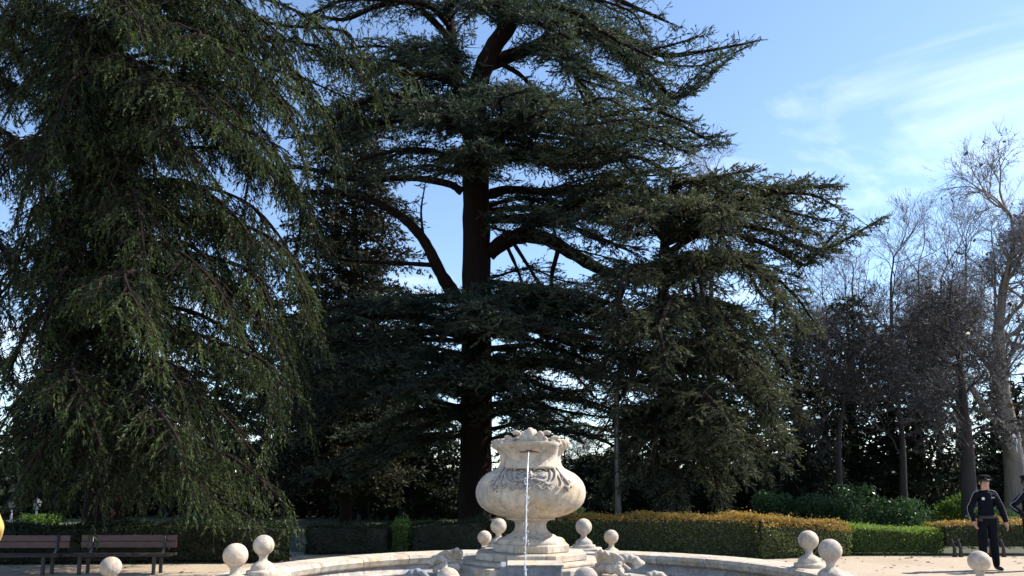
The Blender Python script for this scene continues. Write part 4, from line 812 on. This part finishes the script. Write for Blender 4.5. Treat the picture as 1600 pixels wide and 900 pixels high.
# ------------------------------------------------------------------ hedges and shrubs
def leaf_cloud(mb, Pn, Nn, size, tint):
    n = len(Pn); a = unit(np.cross(unit(Nn + rng.normal(size=(n, 3)) * 0.9), rng.normal(size=(n, 3)))); b = unit(np.cross(unit(Nn + rng.normal(size=(n, 3)) * 0.8), a))
    s = size * rng.uniform(0.6, 1.3, n)[:, None]
    V = np.stack([Pn - a * s, Pn - b * s * 0.5, Pn + a * s, Pn + b * s * 0.5], 1).reshape(-1, 3)
    mb.add(V, np.arange(4 * n).reshape(-1, 4), 0, tint)
def hedge(name, front, heights, thick, label, m, dens=1500, size=0.028, zb=0.02, top_tint=(0.9, 1.0), side_tint=(0.1, 0.8), group=None, top_frac=0.08, cat='hedge', bulge=0.065):
    F = np.asarray(front, float); H = np.asarray(heights, float); n = len(F)
    root = thing(name, (F[0][0], F[0][1], 0), label, cat, group)
    d = np.gradient(F, axis=0); d = d / np.linalg.norm(d, axis=1)[:, None]; nrm = np.stack([d[:, 1], -d[:, 0]], 1)
    if nrm[:, 1].mean() > 0: nrm = -nrm
    Bk = F - nrm * thick; mb = MB()
    def sample(A0, A1, B0, B1, N):   # bilinear patch
        u, v = rng.uniform(size=(2, N, 1)); return (A0 * (1 - u) + A1 * u) * (1 - v) + (B0 * (1 - u) + B1 * u) * v, v[:, 0], u[:, 0]
    def z3(p, z): return np.array((p[0], p[1], z))
    def patch(a0, a1, b0, b1, N3, is_top):
        area = np.linalg.norm(np.cross(a1 - a0, b0 - a0)); N = int(area * dens * (1.1 if is_top else 1))
        if N < 4: return
        P, v, u = sample(a0, a1, b0, b1, N); N3 = np.array(N3, float)
        wob = bulge * (np.sin(P[:, 0] * 3.1 + P[:, 2] * 4) + np.sin(P[:, 1] * 4.3 + P[:, 0] * 1.7) + 0.7 * np.sin(P[:, 2] * 9 + P[:, 0] * 6)) * 0.5
        stray = np.where(rng.uniform(size=N) < 0.035, np.abs(rng.normal(size=N)) * 0.07, 0.0); P = P + N3 * (wob + rng.normal(size=N) * 0.03 - 0.01 + stray)[:, None]
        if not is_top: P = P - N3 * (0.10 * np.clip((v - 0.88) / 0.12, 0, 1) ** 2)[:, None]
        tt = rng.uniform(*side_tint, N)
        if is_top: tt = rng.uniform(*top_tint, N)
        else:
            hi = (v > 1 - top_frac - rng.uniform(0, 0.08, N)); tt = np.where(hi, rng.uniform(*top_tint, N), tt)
        leaf_cloud(mb, P, np.broadcast_to(N3, P.shape), size, tt)
    for i in range(n - 1):
        a, b, A, B = F[i], F[i + 1], Bk[i], Bk[i + 1]; nn = (nrm[i] + nrm[i + 1]) / 2
        patch(z3(a, zb), z3(b, zb), z3(a, H[i]), z3(b, H[i + 1]), (nn[0], nn[1], 0), False)
        patch(z3(A, zb), z3(B, zb), z3(A, H[i]), z3(B, H[i + 1]), (-nn[0], -nn[1], 0), False)
        patch(z3(a, H[i]), z3(b, H[i + 1]), z3(A, H[i]), z3(B, H[i + 1]), (0, 0, 1), True)
    for i, sg in ((0, -1), (n - 1, 1)): patch(z3(F[i], zb), z3(Bk[i], zb), z3(F[i], H[i]), z3(Bk[i], H[i]), (sg * d[i][0], sg * d[i][1], 0), False)
    mb.build('foliage', m, root, attr=True); TRI[name + label[:6]] = mb.n // 2
    c = MB(); ins = 0.07; Fi, Bi = F - nrm * ins, Bk + nrm * ins; Fi[0] += d[0] * ins; Bi[0] += d[0] * ins; Fi[-1] -= d[-1] * ins; Bi[-1] -= d[-1] * ins
    V = [z3(p, zb + 0.04) for p in Fi] + [z3(p, h - ins) for p, h in zip(Fi, H)] + [z3(p, h - ins) for p, h in zip(Bi, H)] + [z3(p, zb + 0.04) for p in Bi]
    Q = []
    for i in range(n - 1):
        for r_ in range(4): q = (r_ + 1) % 4; Q.append([r_ * n + i, r_ * n + i + 1, q * n + i + 1, q * n + i])
    Q += [[0, n, 2 * n, 3 * n], [n - 1, 4 * n - 1, 3 * n - 1, 2 * n - 1]]
    c.add(V, np.array(Q)); c.build('twigs', M['core'], root)
    return root
def fx(px, py): p = gat(px, py); return (p[0], p[1])
def hh(px, py_top, py_base): p = gat(px, py_base); return at(px, py_top, p[1])[2]
def hedge_px(pts, *a, **k):   # (px, top, base)
    return hedge(a[0], [fx(p, b) for p, t, b in pts], [hh(p, t, b) for p, t, b in pts], *a[1:], **k)
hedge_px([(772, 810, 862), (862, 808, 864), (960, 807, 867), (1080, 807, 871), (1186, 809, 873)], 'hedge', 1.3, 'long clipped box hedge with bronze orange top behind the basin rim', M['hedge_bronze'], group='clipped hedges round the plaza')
hedge_px([(1190, 809, 874), (1250, 811, 872), (1330, 821, 869)], 'hedge', 1.2, 'sunlit end of the bronze topped hedge with speckled leaves behind the paired stone balls', M['hedge_bronze'], dens=1700, group='clipped hedges round the plaza', side_tint=(0.5, 0.9), top_frac=0.18)  # paler side tints paint the sunlit speckle into the leaf colour
hedge_px([(1334, 821, 868), (1400, 826, 868), (1474, 831, 868)], 'hedge', 0.9, 'low bright green hedge between bronze hedge and officers', M['hedge_green'], dens=2200, size=0.025, group='clipped hedges round the plaza', bulge=0.04)
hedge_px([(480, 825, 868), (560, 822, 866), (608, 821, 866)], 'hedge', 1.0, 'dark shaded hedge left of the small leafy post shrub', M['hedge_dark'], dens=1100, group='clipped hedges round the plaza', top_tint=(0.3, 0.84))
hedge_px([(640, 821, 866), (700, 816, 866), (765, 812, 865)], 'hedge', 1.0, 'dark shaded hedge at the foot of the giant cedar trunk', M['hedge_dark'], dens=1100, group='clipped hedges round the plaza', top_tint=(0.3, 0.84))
hedge_px([(612, 817, 866), (637, 817, 866)], 'shrub', 0.5, 'small square clipped shrub catching sun in the dark hedge line', M['hedge_green'], dens=2000, size=0.03, cat='shrub', side_tint=(0, 0.7), top_tint=(0.5, 0.9))
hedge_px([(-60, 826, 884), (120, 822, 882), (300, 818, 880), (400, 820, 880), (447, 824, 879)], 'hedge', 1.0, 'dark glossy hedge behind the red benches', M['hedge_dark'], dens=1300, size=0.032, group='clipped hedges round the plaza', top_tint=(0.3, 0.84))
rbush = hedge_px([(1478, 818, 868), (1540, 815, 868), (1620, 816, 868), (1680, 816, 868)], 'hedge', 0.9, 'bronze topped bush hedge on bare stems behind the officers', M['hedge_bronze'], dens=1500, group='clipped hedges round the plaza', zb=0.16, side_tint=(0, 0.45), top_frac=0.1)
for px in (1502, 1512, 1560, 1580, 1640):
    w = MB(); p = gat(px, 872); w.tube([p + (0, 0.25, -0.02), p + (0.02, 0.28, 0.2), p + (-0.03, 0.3, 0.4)], [0.05, 0.035, 0.03], 7)
    w.build('stem', M['bark_grey'], rbush, True)

def shrub(px, Y, py_top, hw_px, label, m, seed, n=3500, size=0.05, group=None):
    rr = np.random.default_rng(seed); p = np.array((at(px, 800, Y)[0], Y, 0.0)); root = thing('shrub', p, label, 'shrub', group)
    zt = at(px, py_top, Y)[2]; rx = hw_px * Y * 0.97 / 1200; mb = MB(); st = MB()
    for k in range(9):
        c = p + np.array((rr.uniform(-0.65, 0.65) * rx, rr.uniform(-0.5, 0.5), zt * rr.uniform(0.3, 0.78))); r = np.array((rx * 0.45, 0.55, zt * 0.26)) * rr.uniform(0.7, 1.15)
        v = unit(rr.normal(size=(n // 9, 3))); P = c + v * r * (rr.uniform(0.55, 1.05, (n // 9, 1))); leaf_cloud(mb, P, v, size, rr.uniform(0, 0.84, n // 9))
        st.tube([p + (rr.normal() * 0.1, 0, -0.05), (p + c) / 2, c], [0.025, 0.018, 0.01], 5)
    mb.build('foliage', m, root, attr=True); st.build('stems', M['bark_grey'], root)
LG = 'leafy shrubs behind the hedges'
for i, (px, Y, t, hw, lab, m) in enumerate([(1215, 27, 765, 45, 'dark green shrub beside the foot of the olive cedar', 'laurel'), (1280, 26, 772, 45, 'loose dark shrub rising over the bronze hedge end', 'laurel'), (1340, 25, 752, 40, 'taller laurel shrub with sunlit glossy leaves above green hedge', 'laurel'),
        (1400, 24.5, 768, 45, 'rounded laurel shrub directly above the bright green hedge', 'laurel'), (1440, 25, 790, 28, 'small laurel shrub left of the dark leaning trunk', 'laurel'), (1490, 25, 768, 26, 'yellowish green shrub at the foot of the leaning trunk', 'hedge_green'),
        (60, 27, 800, 30, 'small sunlit shrub between the two lamp posts', 'hedge_green'), (95, 40, 778, 26, 'pale green shrub far behind the right lamp post', 'hedge_green'), (330, 20, 803, 60, 'leafy shrub with sunlit tips behind the bench hedge', 'laurel'), (890, 34, 790, 35, 'dark shrub behind the hedge beside the grey pole', 'laurel'), (1545, 22, 790, 40, 'shaded laurel behind the standing officer', 'laurel')]):
    shrub(px, Y, t, hw, lab, M[m], 40 + i, group=LG)
w = MB(); n = 28000
x = rng.uniform(-42, 40, n); y = 40 + rng.uniform(0, 9, n) + 3 * np.sin(x * 0.3)
h = 2.3 + 0.7 * np.sin(x * 0.9) + 0.5 * np.sin(x * 2.3 + 1) + 0.4 * np.sin(y * 1.3)
leaf_cloud(w, np.stack([x, y, rng.uniform(0, 1, n) ** 0.9 * h], 1), unit(rng.normal(size=(n, 3))), 0.33, rng.uniform(0, 0.8, n))
tag(w.build('undergrowth', M['evergreen'], attr=True), 'dark mass of shady undergrowth beyond the trees', 'undergrowth', kind='stuff')
# distant low wood on the horizon
w = MB(); n = 15000
a = rng.uniform(-0.95, 0.95, n); D = rng.uniform(75, 110, n); hgt = 3.2 + 1.4 * np.sin(a * 23) + 0.8 * np.sin(a * 57 + 1)
Pn = np.stack([np.sin(a) * D, np.cos(a) * D, rng.uniform(0, 1, n) ** 0.8 * hgt], 1); leaf_cloud(w, Pn, unit(rng.normal(size=(n, 3))), 0.45, rng.uniform(0, 0.8, n))
tag(w.build('far_wood', M['evergreen'], attr=True), 'low dark line of woodland on the horizon seen between trunks', 'woodland', kind='stuff')

# ------------------------------------------------------------------ grey pole, lamp posts, benches
pm = simple('grey_painted_metal', (0.07, 0.068, 0.07), 0.35, 0.4)
p = np.array((at(966, 800, 21)[0], 21, 0.0)); pole = thing('pole', p, 'tall thin grey metal pole behind the bronze hedge right of the urn', 'pole')
w = MB(); w.lathe([(0.13, 0), (0.13, 0.5), (0.10, 0.58), (0.085, 0.62)], p, 16); w.build('base', pm, pole, True)
w = MB(); w.lathe([(0.085, 0.62), (0.075, 2.6), (0.07, 4.6)], p, 16); w.build('shaft', pm, pole, True)
w = MB(); w.lathe([(0.09, 4.6), (0.10, 4.64), (0.07, 4.7), (0.01, 4.78)], p, 16); w.build('cap', pm, pole, True)
lm = simple('dark_iron', (0.03, 0.03, 0.035), 0.5, 0.3); lw = simple('pale_post', (0.26, 0.26, 0.29), 0.5)
gl = mat('lantern_glass', lambda t, b: (b.inputs['Base Color'].__setattr__('default_value', (0.30, 0.32, 0.36, 1)), b.inputs['Roughness'].__setattr__('default_value', 0.15)))
for (px, top, lab) in ((18, 775, 'left of two distant lamp posts, with brighter lantern, beyond the benches'), (57, 786, 'right of two distant lamp posts, with darker lantern, beyond the benches')):
    Y = 27; p = np.array((at(px, 800, Y)[0], Y, 0.0)); zt = at(px, top, Y)[2] ; lp = thing('lamp_post', p, lab, 'lamp post', 'lamp posts beyond the benches')
    zt = max(zt, 1.2); w = MB(); w.lathe([(0.07, 0), (0.07, 0.2), (0.04, 0.24), (0.032, zt - 0.42)], p, 12); w.build('post', lw, lp, True)
    c = p + np.array((0, 0, zt - 0.42))
    w = MB(); w.lathe([(0.06, 0), (0.10, 0.03), (0.15, 0.24), (0.14, 0.25), (0.0, 0.25)], c, 6); lan = w.build('lantern', gl, lp)
    w = MB(); w.lathe([(0.18, 0.25), (0.17, 0.28), (0.07, 0.38), (0.02, 0.42), (0.0, 0.46)], c, 6); w.build('lantern_roof', lm, lan)
red = simple('worn_red_planks', (0.062, 0.022, 0.026), 0.4, 0, 0.3, 9, 0.2); red2 = simple('worn_seat_planks', (0.028, 0.015, 0.015), 0.8, 0, 0.3, 9, 0.2)
def bench(x0, x1, Y, label, yaw):
    L = x1 - x0; c = np.array(((x0 + x1) / 2, Y, 0.0)); b = thing('park_bench', c, label, 'bench', 'red park benches')
    for k in range(2):
        w = MB(); w.box((c[0], Y + 0.29 + 0.015 * k, 0.515 + 0.118 * k), (L, 0.035, 0.114), bev=0.006); w.build('backrest_plank', red, b)
    for k in range(3):
        w = MB(); w.box((c[0], Y - 0.17 + 0.145 * k, 0.352), (L + 0.12, 0.138, 0.04), bev=0.006); w.build('seat_plank', red2, b)
    for s in (-1, 1):
        x = c[0] + s * (L / 2 - 0.22)
        w = MB(); w.box((x, Y - 0.15, 0.165), (0.05, 0.05, 0.33)); w.build('leg', lm, b)
        w = MB(); w.box((x, Y + 0.15, 0.165), (0.05, 0.05, 0.33)); w.build('leg', lm, b)
        w = MB(); w.tube([(x, Y + 0.15, 0.31), (x, Y + 0.25, 0.42), (x, Y + 0.275, 0.70)], 0.022, 8); w.build('back_support', pm, b, True)
    b.rotation_euler = (0, 0, yaw); return b
yb = 14.3
xs = [at(p, 850, yb)[0] for p in (-85, 97, 110, 262)]
bench(xs[0], xs[1], yb - 0.05, 'left red plank bench with a sun patch on its backrest', R(1.5)); bench(xs[2], xs[3], yb + 0.1, 'right red plank bench in deep shade beside the hedge', R(1.0))

# ------------------------------------------------------------------ people
skin = simple('skin', (0.42, 0.24, 0.17), 0.5, 0, 0.08); navy = simple('navy_uniform', (0.006, 0.007, 0.012), 0.9, 0, 0.3, 12, 0.2); navy.node_tree.nodes['Principled BSDF'].inputs['Specular IOR Level'].default_value = 0.1; blk = simple('black_leather', (0.010, 0.010, 0.011), 0.6)
hairm = simple('dark_hair', (0.02, 0.015, 0.012), 0.6); tape_edge = simple('tape_and_sun_edge', (0.30, 0.30, 0.32), 0.4); jean = simple('dark_jeans', (0.03, 0.04, 0.07), 0.8); must = simple('mustard_jacket', (0.50, 0.34, 0.10), 0.7, 0, 0.2, 9, 0.3)
white = simple('badge_white', (0.6, 0.6, 0.62), 0.5); eyem = simple('eye_dark', (0.02, 0.02, 0.02), 0.3)
def person(label, pos, yaw, J, top_m, leg_m, cap=True, group=None):
    """J: joint positions in metres, facing -Y; one continuous skinned surface"""
    root = thing('person', pos, label, 'person', group)
    V, E, Rr, K = [], [], [], []
    def add(p, r, parent, k):
        V.append(tuple(p)); Rr.append(r); K.append(k)
        if parent is not None: E.append((parent, len(V) - 1))
        return len(V) - 1
    pel = add((0, 0, 0.96), (0.172, 0.13), None, 'top'); wa = add((0, 0.0, 1.10), (0.172, 0.13), pel, 'top'); ch = add((0, -0.01, 1.30), (0.20, 0.14), wa, 'top'); sh = add((0, 0.01, 1.46), (0.10, 0.085), ch, 'top')
    ne = add((0, 0.0, 1.54), (0.055, 0.06), sh, 'skin'); h1 = add((0, -0.015, 1.62), (0.068, 0.085), ne, 'skin'); h2 = add((0, -0.01, 1.70), (0.076, 0.095), h1, 'skin'); add((0, 0.0, 1.765), (0.05, 0.065), h2, 'skin')
    add((0, -0.118, 1.645), (0.010, 0.012), h1, 'skin')
    for s, n in ((-1, 'L'), (1, 'R')):
        S, El, Wr, Hd = (np.array(J[q + n], float) for q in ('sh', 'el', 'wr', 'hd'))
        a = add(S, (0.070, 0.072), sh, 'top'); m_ = add((S + El) / 2, (0.064, 0.064), a, 'top'); b = add(El, (0.060, 0.060), m_, 'top'); c = add(Wr, (0.052, 0.052), b, 'top')
        d = unit(Hd - Wr); pal = add(Wr + d * 0.045, (0.024, 0.032), c, 'skin'); kn = add(Wr + d * 0.085, (0.020, 0.036), pal, 'skin')
        side = unit(np.cross(d, (s, 0, 0.0)) + 1e-6)
        for f in range(4):
            o = side * (f - 1.5) * 0.019; Lf = (0.062, 0.075, 0.07, 0.055)[f]; q1 = add(Wr + d * (0.085 + Lf * 0.5) + o + np.array((0, -0.006, 0)), (0.009, 0.009), kn, 'skin'); add(Wr + d * (0.085 + Lf) + o + np.array((-s * 0.015, -0.012, 0)), (0.0075, 0.0075), q1, 'skin')
        th = add(Wr + d * 0.06 + side * -0.045, (0.011, 0.011), pal, 'skin'); add(Wr + d * 0.095 + side * -0.055, (0.009, 0.009), th, 'skin')
        Hp, Kn, An, To = (np.array(J[q + n], float) for q in ('hp', 'kn', 'an', 'to'))
        a = add(Hp, (0.105, 0.11), pel, 'leg'); b = add((Hp + Kn) / 2, (0.096, 0.096), a, 'leg'); c = add(Kn, (0.083, 0.083), b, 'leg'); c2 = add((Kn + An) / 2 + np.array((0, 0.012, 0)), (0.078, 0.078), c, 'leg')
        e = add(An, (0.066, 0.066), c2, 'leg'); f = add(An + np.array((0, 0.02, -0.045)), (0.05, 0.042), e, 'shoe'); add((An * 0.45 + To * 0.55) * np.array((1, 1, 0)) + np.array((0, 0, 0.045)), (0.045, 0.036), f, 'shoe'); add(To * np.array((1, 1, 0)) + np.array((0, 0, 0.035)), (0.038, 0.03), len(V) - 1, 'shoe')
    me = bpy.data.meshes.new('body_sk'); me.from_pydata(V, E, []); ob = bpy.data.objects.new('body_sk', me); COL.objects.link(ob)
    md = ob.modifiers.new('s', 'SKIN'); md.use_smooth_shade = True; md.branch_smoothing = 0.6
    lay = me.skin_vertices[0].data
    for i, r in enumerate(Rr): lay[i].radius = r; lay[i].use_root = (i == 0)
    sd = ob.modifiers.new('d', 'SUBSURF'); sd.levels = 1; sd.render_levels = 1
    dg = bpy.context.evaluated_depsgraph_get(); m2 = bpy.data.meshes.new_from_object(ob.evaluated_get(dg)); bpy.data.objects.remove(ob); m2.name = 'body'
    m2.materials.clear(); mats = {'top': 0, 'leg': 1, 'skin': 2, 'shoe': 3}
    for m_ in (top_m, leg_m, skin, blk): m2.materials.append(m_)
    VV = np.array(V); segs = [(VV[a], VV[b], K[b]) for a, b in E]; nf = len(m2.polygons); cen = np.empty(nf * 3); m2.polygons.foreach_get('center', cen); cen = cen.reshape(-1, 3)
    best = np.full(nf, 1e9); mi = np.zeros(nf, np.int32)
    for a, b, k in segs:
        t = np.clip(((cen - a) @ (b - a)) / ((b - a) @ (b - a) + 1e-9), 0, 1); dd = np.linalg.norm(cen - (a + t[:, None] * (b - a)), axis=1); sel = dd < best; best[sel] = dd[sel]; mi[sel] = mats[k]
    m2.polygons.foreach_set('material_index', mi); m2.polygons.foreach_set('use_smooth', np.ones(nf, bool))
    body = bpy.data.objects.new('body', m2); COL.objects.link(body); body.parent = root
    O = np.zeros(3)
    def part(mb, name, m, par=root, smooth=True):
        o = mb.build(name, m, origin=O, smooth=smooth); o.parent = par; return o
    for s in (-1, 1):
        w = MB(); w.ball((s * 0.03, -0.098, 1.69), 0.011, 8, 6, sc=(1.3, 0.7, 0.7)); part(w, 'eye', eyem, body)
        w = MB(); w.ball((s * 0.08, 0.0, 1.665), 0.028, 8, 6, sc=(0.4, 0.8, 1.1)); part(w, 'ear', skin, body)
    w = MB(); w.tube([(-0.025, -0.098, 1.606), (0, -0.105, 1.604), (0.025, -0.098, 1.606)], 0.006, 6); part(w, 'mouth', simple('lips', (0.30, 0.12, 0.10), 0.5), body)
    w = MB(); w.ball((0, 0.022, 1.70), 0.094, 16, 12, sc=(0.93, 0.98, 1.0)); part(w, 'hair', hairm)
    w = MB(); w.lathe([(0.105, 1.475), (0.088, 1.50), (0.073, 1.535), (0.070, 1.562), (0.062, 1.565), (0.060, 1.53)], (0, 0.002, 0), 20, sq=(1, 1.05)); part(w, 'collar', top_m)
    w = MB(); w.lathe([(0.186, 0.985), (0.19, 0.99), (0.19, 1.035), (0.186, 1.04)], (0, 0, 0), 24, sq=(1, 0.78)); part(w, 'belt', blk)
    if cap:
        w = MB(); w.lathe([(0.086, 1.715), (0.092, 1.73), (0.097, 1.760), (0.120, 1.782), (0.118, 1.795), (0.06, 1.822), (0.0, 1.828)], (0, -0.005, 0), 24, sq=(0.98, 1.1)); cp_ = part(w, 'cap', navy)
        w = MB(); w.tube(smooth_line([(-0.085, -0.05, 1.728), (-0.055, -0.115, 1.722), (0, -0.142, 1.718), (0.055, -0.115, 1.722), (0.085, -0.05, 1.728)], 4), np.interp(np.linspace(0, 1, 17), [0, 0.5, 1], [0.008, 0.020, 0.008]), 8); part(w, 'peak', blk, cp_)
        w = MB(); w.ball((0, -0.108, 1.765), 0.014, 8, 6, sc=(1, 0.5, 1.2)); part(w, 'cap_badge', white, cp_)
        w = MB(); w.box((-0.085, -0.153, 1.365), (0.045, 0.012, 0.05), bev=0.004); part(w, 'chest_badge', white)
        w = MB(); w.box((0.085, -0.152, 1.385), (0.06, 0.010, 0.022), bev=0.003); part(w, 'name_tape', tape_edge)
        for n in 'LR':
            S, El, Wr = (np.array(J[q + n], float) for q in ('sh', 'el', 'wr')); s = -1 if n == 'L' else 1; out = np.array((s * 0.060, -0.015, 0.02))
            w = MB(); w.tube(smooth_line([np.array((s * 0.07, -0.02, 1.535)), S + np.array((s * 0.025, -0.015, 0.070)), (S + El) / 2 + out, El + out * 0.95, Wr + out * 0.66], 5), 0.005, 6); part(w, 'sleeve_sun_edge', tape_edge)  # pale line standing in for sunlight on the sleeve's outer edge
        w = MB(); w.box((0.175, -0.02, 0.90), (0.05, 0.09, 0.18), bev=0.01); part(w, 'holster', blk)
        w = MB(); w.box((-0.14, -0.10, 0.965), (0.07, 0.05, 0.07), bev=0.008); part(w, 'belt_pouch', blk)
    root.rotation_euler = (0, 0, yaw); return root
def pose(**k):
    J = dict(shL=(-0.165, 0, 1.42), elL=(-0.27, 0.03, 1.15), wrL=(-0.24, -0.04, 0.92), hdL=(-0.23, -0.06, 0.80), shR=(0.165, 0, 1.42), elR=(0.27, 0.03, 1.15), wrR=(0.26, -0.04, 0.92), hdR=(0.25, -0.06, 0.80),
             hpL=(-0.09, 0, 0.90), hpR=(0.09, 0, 0.90), knL=(-0.10, -0.02, 0.50), knR=(0.10, -0.02, 0.50), anL=(-0.10, 0.02, 0.09), anR=(0.10, 0.02, 0.09), toL=(-0.12, -0.17, 0.03), toR=(0.12, -0.17, 0.03)); J.update(k); return J
pp = gat(1547, 891)
person('police officer in dark uniform and cap standing with arms slightly out before the bush hedge', pp, R(-12), pose(elL=(-0.265, 0.03, 1.14), wrL=(-0.25, -0.07, 0.92), hdL=(-0.23, -0.12, 0.82), elR=(0.29, 0.04, 1.14), wrR=(0.33, -0.03, 0.91), hdR=(0.34, -0.05, 0.80), anR=(0.13, 0.02, 0.09), toR=(0.17, -0.16, 0.03), anL=(-0.09, 0.02, 0.09)), navy, navy, True, 'police officers by the hedge')
pp = gat(1616, 892)
person('police officer with hand on hip, cut by the right edge of the photo', pp, R(25), pose(elL=(-0.40, 0.08, 1.22), wrL=(-0.24, -0.06, 1.04), hdL=(-0.16, -0.12, 1.02)), navy, navy, True, 'police officers by the hedge')
pp = np.array((at(7, 825, 7.6)[0] - 0.345, 7.6, 0.0))
person('person in a mustard yellow jacket just peeking in at the left edge', pp, R(180), pose(shL=(-0.17, 0, 1.42), elL=(-0.30, 0.02, 1.19), wrL=(-0.12, -0.2, 1.04), hdL=(-0.03, -0.28, 1.08), elR=(0.28, 0.03, 1.16), wrR=(0.14, -0.2, 1.06), hdR=(0.06, -0.28, 1.10)), must, jean, False)
print('LEAF COUNTS', TRI)
